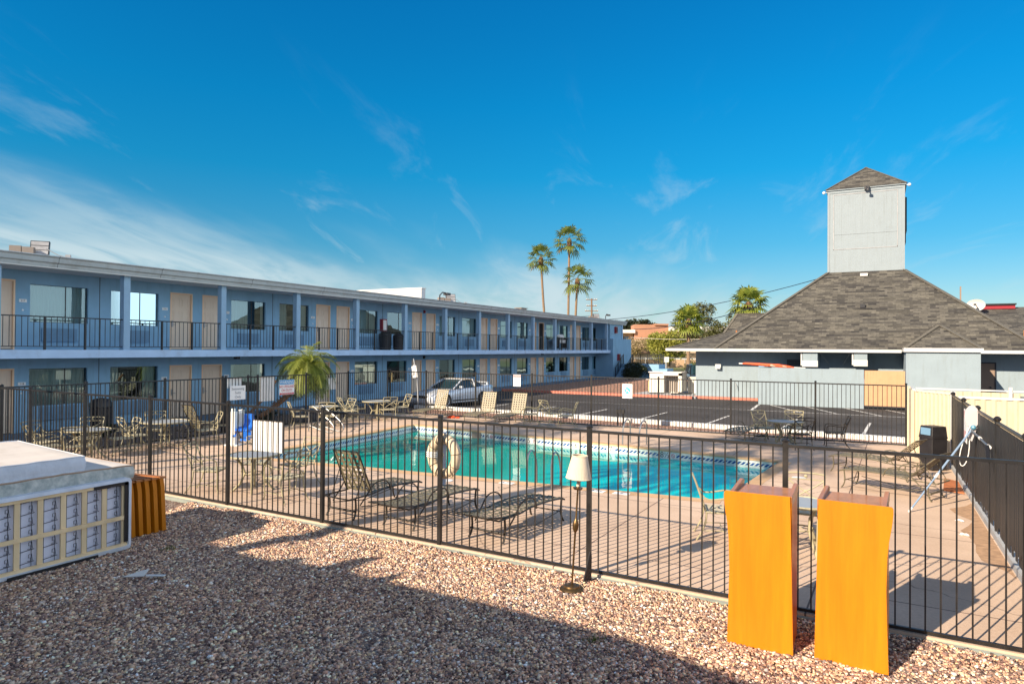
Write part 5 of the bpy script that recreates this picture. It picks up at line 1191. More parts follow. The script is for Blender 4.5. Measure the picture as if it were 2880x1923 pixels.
def make_table(loc, label, r=.55, style=0, sx=1):
    t_ = thing('patio_table', label, 'table', loc, 0, 'round glass-topped patio tables')
    b = MB(); b.lathe([(.01, .705), (r-.03, .705), (r-.03, .715), (.01, .715)], n=32, sx=sx); b.build('table_top', 'table_glass', t_)
    b = MB(); b.tube([(r*sx*cos(2*pi*k/32), r*sin(2*pi*k/32), .708) for k in range(32)], .018, 6, closed=True, flat=1.2); b.build('rim', 'chair_cream', t_)
    for k in range(4):
        a = pi/4+k*pi/2; u = Vector((cos(a), sin(a), 0)); b = MB()
        if style == 0: b.tube([u*(r*.75)+Vector((0, 0, .70)), u*(r*.45)+Vector((0, 0, .52)), u*.16+Vector((0, 0, .35)), u*.24+Vector((0, 0, .16)), u*(r*.82)+Vector((0, 0, 0))], .02, 6, flat=1.4); b.tube([u*(r*.86)+Vector((0, 0, .70)), u*(r*.80)+Vector((0, 0, 0))], .022, 6) if k % 2 else None
        else: b.tube([u*(r*.5)+Vector((0, 0, .36))+(u*.30*cos(q)+Vector((0, 0, .34*sin(q)))) for q in [2*pi*i/16 for i in range(16)]], .014, 6, closed=True)
        b.build('leg', 'chair_cream', t_)
    b = MB(); b.tube([(.17*cos(2*pi*k/16), .17*sin(2*pi*k/16), .35) for k in range(16)], .012, 5, closed=True); b.build('brace', 'chair_cream', t_)
    return t_
make_table((-17.62, 9.95, 0), 'glass-topped table at the far left with four chairs round it', .52)
make_table((-17.72, 12.15, 0), 'patio table on big ring legs in front of the dark lounger', .62, 1)
make_table((-10.87, 9.35, 0), 'round glass table by the pool behind the white notice board', .48)
make_table((-17.50, 18.15, 0), 'small table mostly hidden behind the square-backed chair and handrail', .5)
make_table((-17.48, 21.0, 0), 'oval table with pale green top near the fence corner', .55, 0)
make_table((-2.45, 21.75, 0), 'glass table at the far right between cream and black chairs', .52)
make_table((-.95, 10.35, 0), 'small round glass table seen between the two tall lecterns', .40)

def make_lounger(loc, rz, label, back, frame, strap, bstrap=None, arms=True):
    t_ = thing('sun_lounger', label, 'sun lounger', loc, rz, 'strap sun loungers round the pool')
    W, h, hy = .31, .36, .56; th = R(back); bl = .80
    zc = lambda y: h+.045*max(0, cos((y-1.15)*2.0))   # gentle knee rise
    b = MB()
    for s in (-1, 1): b.tube([(s*W, .02, h-.01), (s*W, hy, h)] + [(s*W, y, zc(y)) for y in (.8, 1.0, 1.2, 1.4, 1.6, 1.78)] + [(s*W, 1.86, h-.02)], .014, 6)
    b.tube([(-W, .02, h-.01), (W, .02, h-.01)], .013, 6); b.tube([(-W, 1.86, h-.02), (W, 1.86, h-.02)], .013, 6); b.tube([(-W, 1.76, .16), (W, 1.76, .16)], .010, 5); b.tube([(-W, .14, .14), (W, .14, .14)], .018, 6)
    b.tube([(-W, .25, .2), (-W, 1.0, .10), (-W, 1.68, .18)], .008, 5); b.tube([(W, .25, .2), (W, 1.0, .10), (W, 1.68, .18)], .008, 5); b.build('frame', frame, t_)
    for s in (-1, 1):
        for y, d_ in ((.16, -1), (1.76, 1)):
            b = MB(); b.tube(curve((s*W, y, h), (s*W, y-.02*d_, .22), (s*(W-.01), y-.04*d_, .1), (s*(W+.01), y+.05*d_, 0), 5), .014, 6, flat=1.3); b.build('leg', frame, t_)
        if arms:
            b = MB(); b.tube(curve((s*(W+.02), .98, h), (s*(W+.04), .95, h+.26), (s*(W+.04), .62, h+.24), (s*(W+.02), .50, h+.12), 6)+curve((s*(W+.02), .50, h+.12), (s*(W+.02), .42, h), (s*(W+.02), .34, h-.05), (s*(W+.01), .26, h-.14), 4)[1:], .012, 6); b.build('armrest', frame, t_)
    # back: hinged frame and a basket weave of straps
    Bp = lambda x, v, o=0: (x, hy-cos(th)*bl*v-sin(th)*o, h+.01+sin(th)*bl*v+cos(th)*o - (.03*sin(v*pi) if back < 20 else 0))
    def weave(b, f, u0, u1, nu, nv, W_, wu, wv):
        for k in range(nv):
            v = u0+(u1-u0)*(k+.5)/nv; dv = wv/2; vs = []
            for i in range(nu*2+1):
                x = -W_+2*W_*i/(nu*2); o = .004*(1 if (i//1+k) % 2 else -1); vs += [f(x, v-dv, o), f(x, v+dv, o)]
            b.add(vs, [(2*i, 2*i+2, 2*i+3, 2*i+1) for i in range(nu*2)])
        for k in range(nu):
            x = -W_+2*W_*(k+.5)/nu; vs = []; m_ = nv*2
            for i in range(m_+1):
                v = u0+(u1-u0)*i/m_; o = .004*(-1 if (i+k) % 2 else 1); vs += [f(x-wu/2, v, o), f(x+wu/2, v, o)]
            b.add(vs, [(2*i, 2*i+2, 2*i+3, 2*i+1) for i in range(m_)])
    b = MB(); b.tube([Bp(-W+.01, 0), Bp(-W+.01, .5), Bp(-W+.01, 1), Bp(W-.01, 1), Bp(W-.01, .5), Bp(W-.01, 0)], .013, 6)
    if back > 20:
        q = Bp(-W+.02, .55); b.tube([q, (-W+.02, q[1]-.18 if back < 70 else q[1]-.12, h-.02)], .009, 5); q = Bp(W-.02, .55); b.tube([q, (W-.02, q[1]-.18 if back < 70 else q[1]-.12, h-.02)], .009, 5)
    bk = b.build('backrest', frame, t_)
    b = MB(); weave(b, Bp, .0, 1.0, 6, 9, W, .056, .052); b.build('straps', bstrap or strap, bk)
    b = MB(); Sf = lambda x, v, o=0: (x, hy+(1.86-hy)*v, (zc(hy+(1.86-hy)*v) if v < .97 else h-.01)+.008+o); weave(b, Sf, .0, 1.0, 6, 13, W, .060, .055); b.build('seat', strap, t_)
    return t_
L1 = make_lounger((-7.92, 8.48, 0), R(-4), 'dark strap lounger with raised back directly behind the near fence', 66, 'lounge_frame', 'lounge_strap'); register(L1)
L2 = make_lounger((-6.68, 8.45, 0), R(-5), 'middle of the three dark near loungers, lying flat', 5, 'lounge_frame', 'lounge_strap'); register(L2)
dup(L2, (-5.13, 8.55, 0), R(-7), 'flat dark lounger casting a chequered shadow, rightmost of the near three')
dup(L1, (-17.95, 12.75, 0), R(-6), 'dark lounger in the motel shade with its back raised, left side')
L3 = make_lounger((-15.58, 23.30, 0), R(173), 'lounger with upright cream strap back in front of the silver car', 74, 'lounge_frame_tan', 'lounge_strap', 'lounge_strap_light'); register(L3)
dup(L3, (-13.32, 23.15, 0), R(181), 'middle of the three loungers with upright cream backs at the far fence')
dup(L3, (-12.02, 23.22, 0), R(180), 'rightmost of the three loungers with upright cream backs')
L4 = make_lounger((.80, 17.25, 0), R(66), 'farther of two olive loungers by the bin, back half raised', 42, 'lounge_frame_tan', 'lounge_strap'); register(L4)
dup(L4, (1.12, 15.30, 0), R(67), 'nearer of two olive loungers by the black fence, back half raised')
L5 = make_lounger((-3.35, 23.1, 0), R(164), 'flat lounger with worn straps left of the far right cream chair', 3, 'lounge_frame_tan', 'lounge_strap')

# pool hardware
t_ = thing('pool_lift', 'white pool lift mast with blue plastic seat on the left deck', 'pool lift', (-16.38, 13.35, 0), R(20))
b = MB(); b.box(-.11, .11, -.11, .11, 0, .96, taper=.9); b.tube([(0, 0, .9), (0, 0, 1.05)], .06, 8); b.box(-.17, -.11, -.05, .05, .78, .86); b.box(-.2, .25, -.2, .2, 0, .03); b.build('mast', 'lift_white', t_, bevel=.006)
b = MB(); b.beam((.05, .08, .9), (.16, .24, .98), .06, .08); b.beam((.12, .22, .45), (.12, .22, 1.0), .05, .16); b.beam((.0, .1, .6), (.45, .5, .25), .035, .05); b.build('arm', 'lift_white', t_)
b = MB(); S = lambda p: (p[0]+.30, p[1]+.12, p[2]-.04)
for dx_ in (-.2, -.12, -.04, .04, .12):
    b.tube([S((dx_, .16, .92)), S((dx_, .18, .70)), S((dx_, .10, .52)), S((dx_+.05, -.12, .47)), S((dx_+.08, -.30, .50))], [.05, .06, .055, .055, .03], 6)
b.beam(S((-.25, -.05, .50)), S((-.2, -.25, .30)), .10, .03); b.beam(S((.2, -.25, .46)), S((.25, -.32, .30)), .22, .03); b.build('seat', 'lift_blue', t_, smooth=True)
b = MB(); b.box(-.1, .1, -.1, .1, 0, .06); b.xf(Matrix.Translation((.38, .0, .14))); b.build('foot_rest', 'lift_blue', t_)

def hoop_rail(name, label, loc, rz, grp=None):
    t_ = thing(name, label, 'pool ladder', loc, rz, grp)
    for s in (-.27, .27):
        b = MB(); b.tube([(s, 0, 0), (s, 0, .45)] + curve((s, 0, .5), (s, .02, .82), (s, .42, .84), (s, .50, .35), 8) + [(s, .50, -.9)], .021, 8); b.build('handrail', 'steel', t_, smooth=True)
    for z in (-.35, -.65): b = MB(); b.box(-.27, .27, .46, .54, z, z+.03); b.build('tread', 'steel', t_)
    return t_
hoop_rail('pool_ladder', 'steel pool ladder hoops on the near edge, left of the lamp shade', (-6.06, 12.38, 0), R(3), 'steel pool ladders')
hoop_rail('pool_ladder', 'steel pool ladder hoops across the pool near the deep end', (-6.35, 19.75, 0), R(172), 'steel pool ladders')
t_ = thing('pool_handrail', 'bent steel handrail at the shallow steps of the pool', 'handrail', (-16.5, 16.75, 0), R(-2))
for s in (0, .42):
    b = MB(); b.tube([(-.35, s, 0), (-.35, s, .72), (-.28, s, .83), (-.15, s, .86), (.62, s, .42), (.80, s, .26), (.84, s, .12), (.76, s, .04), (.6, s, .03), (.2, s, .10), (-.3, s, .2)], .019, 8); b.build('rail', 'steel', t_, smooth=True)
t_ = thing('life_ring', 'cream life ring with dark straps hung on the near fence', 'life ring', (-5.62, near_y(-5.6)+.13, 1.26), R(-4))
b = MB(); n_ = 40; b.tube([(.22*cos(2*pi*k/n_), 0, .255*sin(2*pi*k/n_)) for k in range(n_)], .075, 14, closed=True); b.build('ring', 'ring_cream', t_, smooth=True)
for a in (60, 120, 150, 215, 245, 300, 330, 10):
    b = MB(); a = R(a); c_ = Vector((.22*cos(a), 0, .255*sin(a))); u = Vector((cos(a), 0, sin(a))); b.tube([c_+(u*cos(q)+Vector((0, sin(q), 0)))*.078 for q in [2*pi*i/14 for i in range(14)]], .006, 4, closed=True); b.build('strap', 'rope', t_)
b = MB(); a = R(178); c_ = Vector((.22*cos(a), 0, .255*sin(a))); u = Vector((cos(a), 0, sin(a)))
for dz in (-.03, 0, .03): b.tube([c_+Vector((0, 0, dz))+(u*cos(q)+Vector((0, sin(q), 0)))*.0785 for q in [2*pi*i/14 for i in range(14)]], .013, 4, closed=True)
b.build('white_band', 'white_plastic', t_)
b = MB(); b.tube([(.28*cos(q)+.012*sin(q*4), -.03, .32*sin(q)+.015*cos(q*4)) for q in [2*pi*i/32 for i in range(32)]], .006, 5, closed=True); b.tube([(-.02, -.05, .26), (.0, -.06, .1), (.03, -.05, .02), (.0, -.05, -.05), (-.02, -.06, .03), (.02, -.05, .1)], .006, 5); b.build('rope', 'ring_cream', t_)
b = MB(); b.box(-.075, -.0, -.03, .05, -.42, .35); b.build('holder', 'pole_blue', t_)
# poles, nets and bin by the screened fence
def leafnet(label, p, q, head=True):
    t_ = thing('skimmer_net', label, 'pool net', p, 0, 'pool poles leaning on the black fence'); p, q = Vector(p), Vector(q); d_ = q-p
    b = MB(); b.tube([(0, 0, 0), d_*.42], .015, 8); b.tube([d_*.42, d_*.97], .019, 8); b.build('pole', 'pole_blue', t_, smooth=True)
    b = MB(); b.tube([d_*.40, d_*.45], .024, 8); b.build('grip', 'white_plastic', t_); b = MB(); b.tube([(0, 0, 0), d_*.05], .018, 8); b.build('grip', 'white_plastic', t_)
    b = MB(); b.blob(d_, .045, 2, 0, 6); b.build('coupling', 'pole_blue_d', t_)
    return t_, d_
t_, d_ = leafnet('long blue pool pole leaning on the black fence with white net head up', (.48, 13.9, 0), (1.53, 14.85, 1.47))
b = MB(); rn = random.Random(2); vs = []; n_ = 16
outline = [(d_.x-.02+.115*sin(2*pi*k/n_)+.0*k, d_.y+.02, d_.z+.19+.21*cos(2*pi*k/n_)) for k in range(n_)]
b.add(outline + [(x, y+.03, z) for x, y, z in outline], [tuple(range(n_)), tuple(range(n_, 2*n_))[::-1]] + [(k, (k+1) % n_, n_+(k+1) % n_, n_+k) for k in range(n_)]); b.prism([(d_.x-.10, d_.y+.02, d_.z+.02), (d_.x+.06, d_.y+.02, d_.z+.0), (d_.x-.02, d_.y+.02, d_.z-.26), (d_.x-.07, d_.y+.02, d_.z-.22)], (0, .012, 0)); b.build('net', 'net_white', t_)
b = MB(); b.tube(curve((d_.x-.05, d_.y, d_.z+.02), (d_.x-.42, d_.y, d_.z-.85), (d_.x-.04, d_.y, d_.z-.98), (d_.x-.06, d_.y, d_.z-.2), 14), .008, 6); b.build('hose', 'white_plastic', t_)
t_ = thing('pool_brush', 'short steel pool pole with black brush propped on the black fence', 'pool brush', (1.50, 14.80, 1.42), 0, 'pool poles leaning on the black fence')
b = MB(); b.tube([(0, 0, 0), (.03, -1.9, -.06)], .018, 8); b.build('pole', 'steel', t_, smooth=True); b = MB(); b.tube([(.02, -.9, -.03), (.02, -1.02, -.033)], .026, 8); b.build('grip', 'white_plastic', t_); b = MB(); b.tube([(.03, -1.82, -.057), (.03, -1.95, -.062)], .03, 8); b.build('grip', 'white_plastic', t_)
b = MB(); b.beam((.0, -1.93, -.06), (-.02, -2.25, -.22), .05, .08); b.build('brush', 'black', t_)
t_ = thing('trash_bin', 'tall square black bin with swing lid in front of the cream corrugated metal', 'trash bin', (1.17, 19.2, 0), R(-52))
b = MB(); b.box(-.20, .20, -.20, .20, .02, .76, taper=1.04); b.build('body', 'trash_dark', t_, bevel=.01)
b = MB(); b.box(-.215, .215, -.215, .215, .76, .81); b.box(-.21, .21, -.21, .21, .81, 1.05, taper=.9); l_ = b.build('lid', 'trash_dark', t_, bevel=.008)
b = MB(); b.box(-.15, .15, -.212, -.195, .84, 1.01); b.build('flap', 'unit_blue', l_)
b = MB(); b.prism([(1.18, 16.4, .006), (1.52, 16.2, .006), (1.54, 17.6, .006), (1.30, 17.9, .006)], (0, 0, .02)); tag(b.build('floor_mat', 'rust_mat'), 'rust coloured mat on the deck against the black fence', 'mat')
b = MB(); rn = random.Random(9); 
pts = [(1.50+.0*k, 10.8+k*.42) for k in range(11)]; b.add([(1.54, 10.5, .003)] + [(1.54-abs(.34*sin(k*.9)+rn.uniform(-.1, .1))-.05, y, .003) for k, (x, y) in enumerate(pts)] + [(1.54, 15.3, .003)], [tuple(range(13))]); o_ = b.build('dirt_patch', 'bare_dirt'); o_['kind'] = 'structure'
for x, y, lb in ((1.18, 12.6, 'white paper scrap on the dirt by the black fence, nearer one'), (1.22, 13.6, 'white paper scrap on the dirt by the black fence, farther one')):
    b = MB(); b.blob((x, y, .015), .06, int(y*10), .4, 5, (1, 1, .25)); tag(b.build('paper_scrap', 'paper'), lb, 'litter', 'litter by the black fence')
b = MB(); b.blob((-15.2, 22.95, .04), .12, 4, .4, 6, (1.4, 1, .4)); b.blob((-14.95, 23.0, .03), .08, 6, .4, 6, (1, 1, .4)); tag(b.build('orange_rag', 'orange_cloth'), 'orange rag on the deck under the first cream-backed lounger', 'rag')
b = MB(); b.box(-11.1, -10.5, 22.6, 22.75, .0, .05); tag(b.build('deck_box', 'concrete'), 'small flat grey block on the deck between far loungers and chairs', 'block')
t_ = thing('black_valve', 'short black standpipe on the kerb behind the far fence', 'standpipe', (-8.55, 24.1, -.05)); b = MB(); b.tube([(0, 0, 0), (0, 0, .55), (.22, 0, .55), (.22, 0, 0)], .035, 6); b.build('pipe', 'black', t_); b = MB(); b.box(-.05, .27, -.06, .06, .5, .66); b.build('valve', 'black', t_)

# ------------------------------------------------------------------ cars
def car(t_, L, W, prof, green, wheels, paint, roof_m, roofpts, z0=.0, wr=.32):
    """prof: (y, z_low, z_belt, halfwidth) along the car, nose first"""
    st = prof; b = MB(); n_ = 12
    for (y, zl, zb, hw) in st:
        ring = [(-hw*.80, zl), (-hw*.97, zl+.05), (-hw, (zl+zb)/2-.03), (-hw*.985, zb-.14), (-hw*.90, zb-.035), (-hw*.62, zb+.005), (hw*.62, zb+.005), (hw*.90, zb-.035), (hw*.985, zb-.14), (hw, (zl+zb)/2-.03), (hw*.97, zl+.05), (hw*.80, zl)]
        b.v += [(x, y, z) for x, z in ring]
    for i in range(len(st)-1):
        for k in range(n_): b.f.append((i*n_+k, i*n_+(k+1) % n_, (i+1)*n_+(k+1) % n_, (i+1)*n_+k))
    b.f.append(tuple(range(n_))); b.f.append(tuple((len(st)-1)*n_+k for k in range(n_)))
    body = b.build('body', paint, t_, smooth=True)
    # wheel wells read as dark arches, standing a hair proud of the flank
    for wy in wheels:
        for s in (-1, 1):
            x = s*(W/2-.005); b = MB(); b.lathe([(.01, 0), (wr+.055, 0), (wr+.055, s*.012), (.01, s*.012)], (x-s*.002, wy, wr), 24, axis='x'); b.build('wheel_arch', 'black', t_)
            b = MB(); b.lathe([(.12, -.10*s), (wr-.03, -.10*s), (wr, -.07*s), (wr, .0), (wr-.03, .028*s), (.20, .03*s), (.19, .02*s)], (x, wy, wr), 24, axis='x'); w_ = b.build('wheel', 'tyre', t_, smooth=True)
            b = MB(); b.lathe([(.195, .02*s), (.215, .034*s), (.20, .036*s), (.17, .02*s)], (x, wy, wr), 24, axis='x')
            for k in range(5): a = 2*pi*k/5+.3; b.beam((x+.026*s, wy, wr), (x+.026*s, wy+.20*cos(a), wr+.20*sin(a)), .05, .014, (1, 0, 0))
            b.build('rim', 'steel', w_)
    return body
t_ = thing('parked_car', 'silver two door car with tan soft top parked nose towards the pool', 'car', (-18.85, 28.55, -.045), R(-9))
# nose at -y
car(t_, 4.65, 1.84, [(-2.33, .30, .52, .62), (-2.26, .20, .62, .80), (-1.95, .17, .72, .90), (-1.45, .17, .82, .92), (-.75, .17, .88, .92), (-.3, .17, .92, .92), (.6, .17, .94, .92), (1.4, .18, .99, .92), (1.85, .22, 1.02, .90), (2.2, .28, 1.0, .82), (2.32, .35, .86, .70)], None, (-1.45, 1.25), 'car_silver', None, None)
def cabin(b, secs):
    n_ = 6
    for y, zb, zt, wb, wt in secs: b.v += [(-wb, y, zb), (-wt, y, zt-.05), (-wt*.8, y, zt), (wt*.8, y, zt), (wt, y, zt-.05), (wb, y, zb)]
    for i in range(len(secs)-1):
        for k in range(n_-1): b.f.append((i*n_+k, i*n_+k+1, (i+1)*n_+k+1, (i+1)*n_+k))
b = MB(); cabin(b, [(-.82, .87, .90, .80, .70), (-.02, .90, 1.30, .83, .62), (.75, .93, 1.31, .84, .60), (1.45, .97, 1.05, .78, .66)]); b.build('window', 'car_glass', t_, smooth=False)
b = MB(); cabin(b, [(-.04, 1.27, 1.325, .64, .64), (.35, 1.29, 1.36, .645, .645), (.85, 1.24, 1.335, .66, .63), (1.52, 1.0, 1.055, .77, .68)]); b.build('soft_top', 'soft_top', t_, smooth=True)
b = MB()
for s in (-1, 1): b.beam((s*.81, -.84, .89), (s*.63, -.03, 1.32), .05, .045); b.beam((s*.84, .72, .94), (s*.64, .74, 1.30), .03, .12); b.box(s*.93-.08, s*.93+.08, -.45, -.33, .92, 1.02)
b.beam((-.63, -.05, 1.325), (.63, -.05, 1.325), .06, .03); b.build('pillar', 'car_silver', t_)
for s in (-1, 1):
    b = MB(); b.prism([(s*.50, -2.315, .50), (s*.80, -2.22, .52), (s*.84, -2.0, .66), (s*.52, -2.20, .64)], (0, .03, .01)); b.build('headlight', 'headlamp', t_)
    b = MB(); b.box(s*.925-.008, s*.925+.008, -1.0, .88, .30, .36); b.build('side_strip', 'black', t_)
    b = MB(); b.beam((s*.926, -.52, .35), (s*.926, -.50, .86), .006, .006); b.beam((s*.926, .72, .35), (s*.926, .72, .90), .006, .006); b.build('door_gap', 'black', t_)
b = MB(); b.box(-.48, .48, -2.345, -2.25, .48, .60); b.box(-.6, .6, -2.30, -2.2, .24, .36); b.build('grille', 'black', t_)
b = MB(); b.box(-.62, .62, 1.95, 2.15, 1.10, 1.13); b.box(-.6, -.5, 2.0, 2.1, 1.0, 1.1); b.box(.5, .6, 2.0, 2.1, 1.0, 1.1); b.build('rear_wing', 'car_silver', t_)
def suv(loc, rz, label, paint, name='parked_car'):
    t_ = thing(name, label, 'car', loc, rz)
    car(t_, 4.9, 1.9, [(-2.45, .42, .78, .78), (-2.38, .35, .92, .90), (-1.9, .32, 1.06, .95), (-1.0, .32, 1.12, .95), (0, .32, 1.14, .95), (1.6, .32, 1.16, .95), (2.3, .36, 1.14, .93), (2.43, .42, 1.0, .86)], None, (-1.5, 1.4), paint, None, None, wr=.38)
    b = MB(); cabin(b, [(-1.1, 1.10, 1.13, .86, .78), (-.40, 1.12, 1.72, .88, .74), (1.3, 1.14, 1.74, .88, .74), (2.25, 1.12, 1.30, .86, .80)]); b.build('window', 'car_glass', t_)
    b = MB(); cabin(b, [(-.42, 1.70, 1.76, .76, .74), (.5, 1.71, 1.80, .77, .75), (1.32, 1.70, 1.77, .76, .75)])
    for s in (-1, 1): b.beam((s*.87, -1.1, 1.11), (s*.75, -.42, 1.74), .06, .05); b.beam((s*.88, .35, 1.12), (s*.76, .35, 1.74), .03, .08); b.beam((s*.88, 1.4, 1.14), (s*.76, 1.3, 1.74), .04, .10)
    b.build('roof', paint, t_)
    for s in (-1, 1): b = MB(); b.box(s*.62-.2, s*.62+.2, -2.47, -2.40, .78, .92); b.build('headlight', 'headlamp', t_); b = MB(); b.box(s*1.02-.12, s*1.02+.12, -.85, -.75, 1.12, 1.26); b.build('wing_mirror', paint, t_)
    b = MB(); b.box(-.4, .4, -2.48, -2.41, .62, .88); b.build('grille', 'black', t_)
    return t_
suv((-10.9, 47.8, .03), R(20), 'grey pickup-sized car half hidden behind the left end of the lobby', 'car_dark')
# ------------------------------------------------------------------ plants
def fan_palm(loc, h, rc, label, lean=(0, 0), seed=0, r=.2, n=26, leaf='frond', skirt=True, group='fan palms', fr=1.0, bow=0, detail=11):
    t_ = thing('fan_palm', label, 'palm tree', loc, 0, group); rn = random.Random(seed)
    top = Vector((lean[0], lean[1], h)); pts = []; K = 10
    for i in range(K+1):
        t = i/K; pts.append(Vector((lean[0]*(t**1.4)+bow*sin(t*pi), lean[1]*t, h*t)))
    b = MB(); b.tube(pts, [r*(1.25-.35*min(1, i/3)-.015*i) for i in range(K+1)], 10); b.build('trunk', 'palm_trunk', t_, smooth=True)
    if skirt:
        b = MB(); sk = h*.06+.35
        b.lathe([(r*.9, -sk), (r*1.35, -sk*.8), (r*1.9, -sk*.3), (r*1.5, .1), (r*.5, .35)], top, 10)
        for k in range(60):
            a = rn.uniform(0, 2*pi); z = rn.uniform(-sk, .1); u = Vector((cos(a), sin(a), 0)); c_ = top+u*r*1.3+Vector((0, 0, z)); w_ = Vector((-u.y, u.x, 0))*.05
            b.add([c_-w_, c_+w_, c_+u*.18+Vector((0, 0, -.3))], [(0, 1, 2)])
        b.build('dead_skirt', 'palm_skirt', t_)
    b = MB(); bd = MB()
    for k in range(n):
        a = k*2.39996+rn.uniform(-.2, .2); el = R(85-135*((k+.5)/n)**.9)+rn.uniform(-.12, .12); dead = el < R(-38) and rn.random() < .5
        u = Vector((cos(a)*cos(el), sin(a)*cos(el), sin(el))); st = rc*.52*fr*rn.uniform(.85, 1.1); side = u.cross(Vector((0, 0, 1))).normalized(); up = side.cross(u)
        tgt = bd if dead else b; base = top+Vector((0, 0, .1)); hub = base+u*st+Vector((0, 0, -.06*st)); q = side*.02
        tgt.add([base-q, base+q, hub+q*.6, hub-q*.6], [(0, 1, 2, 3)])
        R_ = rc*.52*rn.uniform(.85, 1.1); m_ = detail
        for j in range(m_):
            f = (j/(m_-1)-.5)*2; th = f*R(112); dr = (u*cos(th)+side*sin(th)).normalized(); L_ = R_*(1-.22*abs(f)); sag = Vector((0, 0, -1))*L_*(.16+.30*rn.random())*(.7+.3*abs(f)); w_ = (u*-sin(th)+side*cos(th)).normalized()*R_*.078
            p1 = hub+dr*L_*.55+up*.05*R_+sag*.15; p2 = hub+dr*L_+sag
            tgt.add([hub, p1-w_, p1+w_], [(0, 1, 2)]); tgt.add([p1-w_, p1+w_, p2+sag*.25], [(0, 1, 2)])
    b.build('crown', leaf, t_)
    if bd.f: bd.build('dead_fronds', 'frond_dry', t_)
    return t_
def rel(px_x, Z, side=0): pass
def at_(Xr, Z): return (Xr*cth - Z*sth, Xr*sth + Z*cth)   # right-of-view and depth, in metres, to ground coordinates
# three behind the motel end, two near the street
x, y = at_(5.30, 95); fan_palm((x, y, 0), 15.4, 2.2, 'left of three tall palms behind the motel, its trunk leaning', lean=(-1.3*cth, -1.3*sth), seed=1, r=.20, n=34, bow=-.3, fr=1.35)
x, y = at_(7.85, 95); fan_palm((x, y, 0), 18.0, 2.3, 'tallest of the three palms behind the motel roof', lean=(.15, 0), seed=2, r=.19, n=34, fr=1.35)
x, y = at_(8.7, 95); fan_palm((x, y, 0), 12.4, 2.4, 'shortest of the three tall palms, right beside the tallest trunk', lean=(.45, .1), seed=3, r=.20, n=30, fr=1.35)
x, y = at_(19.6, 75); fan_palm((x, y, 0), 5.9, 2.3, 'fan palm with bare pinkish trunk between motel and lobby', seed=4, r=.23, n=40, leaf='frond_bright', detail=13)
x, y = at_(21.0, 60); fan_palm((x, y, 0), 6.75, 2.1, 'fan palm crown rising behind the lobby wing roof', seed=5, r=.24, n=38, leaf='frond_bright', detail=13)
# the palms standing behind and to the left of the viewpoint, whose trunks throw bands of shade over the terrace
def shadow_base(x, y, back): return (x-1.16*back, y-3.06*back, -.09)
fan_palm(shadow_base(-15.9, 9.8, 4.5), 13.5, 2.6, 'tall palm out of sight behind the viewpoint, left of the pair', seed=11, r=.17, n=30, group='palms behind the viewpoint', detail=7)
fan_palm(shadow_base(-14.95, 9.4, 4.4), 15, 2.2, 'tall palm out of sight behind the viewpoint, right of the pair', seed=12, r=.10, n=30, group='palms behind the viewpoint', detail=7)
fan_palm(shadow_base(-7.55, 8.3, 3.6), 13.2, 3.3, 'tall palm behind the viewpoint shading the near loungers', seed=13, r=.22, n=40, group='palms behind the viewpoint', detail=9)

# leaning date palm before the motel
t_ = thing('date_palm', 'feathery date palm with dark leaning trunk between left fence and motel', 'palm tree', (-19.65, 17.1, .3))
b = MB(); rn = random.Random(6); pts = curve((0, 0, 0), (.15, .8, .35), (.2, 1.55, .9), (.1, 2.25, 1.72), 9); b.tube(pts, [.09, .085, .085, .09, .10, .12, .14, .16, .19, .16], 9)
for k in range(110):
    i = rn.uniform(2, 8.8); p = pts[int(i)].lerp(pts[int(i)+1], i % 1); a = rn.uniform(0, 2*pi); u = Vector((cos(a), sin(a), .7)).normalized(); b.beam(p+u*.06, p+u*(.12+.018*i), .02, .015)
b.build('trunk', 'palm_skirt', t_); ptop = pts[-1]
t2 = MB(); t2.tube(curve((.3, -.9, 0), (.3, -.3, .5), (.3, .2, .8), (.3, .5, 1.3), 6), .05, 6); t2.build('stem', 'palm_skirt', t_)
bb = {'frond_bright': MB(), 'frond': MB()}
for k in range(100):
    a = k*2.39996; el = R(78-100*(k/100)**.8)+rn.uniform(-.1, .1); L_ = rn.uniform(1.15, 1.65); u = Vector((cos(a)*cos(el), sin(a)*cos(el), sin(el))); b = bb['frond_bright' if (k % 5 < 3) else 'frond']
    rach = []; p = Vector(ptop); d_ = u.copy(); n_ = 16
    for i in range(n_+1): rach.append(p.copy()); p = p+d_*L_/n_; d_ = (d_+Vector((0, 0, -.155-.03*i/n_))).normalized()
    b.tube(rach[::2], .008, 3)
    for i in range(1, n_+1):
        for q in range(2):
            c_ = rach[i-1].lerp(rach[i], q*.5); dd = (rach[i]-rach[i-1]).normalized(); side = dd.cross(Vector((0, 0, 1)))
            if side.length < .1: side = Vector((-u.y, u.x, 0))
            side.normalize(); l_ = .35*sin(pi*(.12+.80*i/n_))+.06
            for s in (-1, 1):
                v = (side*s*.8+dd*.6+Vector((0, 0, rn.uniform(-.35, .10)))).normalized(); w_ = dd*.015
                b.add([c_-w_, c_+w_, c_+v*l_+Vector((0, 0, -.06))], [(0, 1, 2)])
for nm, b in bb.items(): b.build('crown', nm, t_)

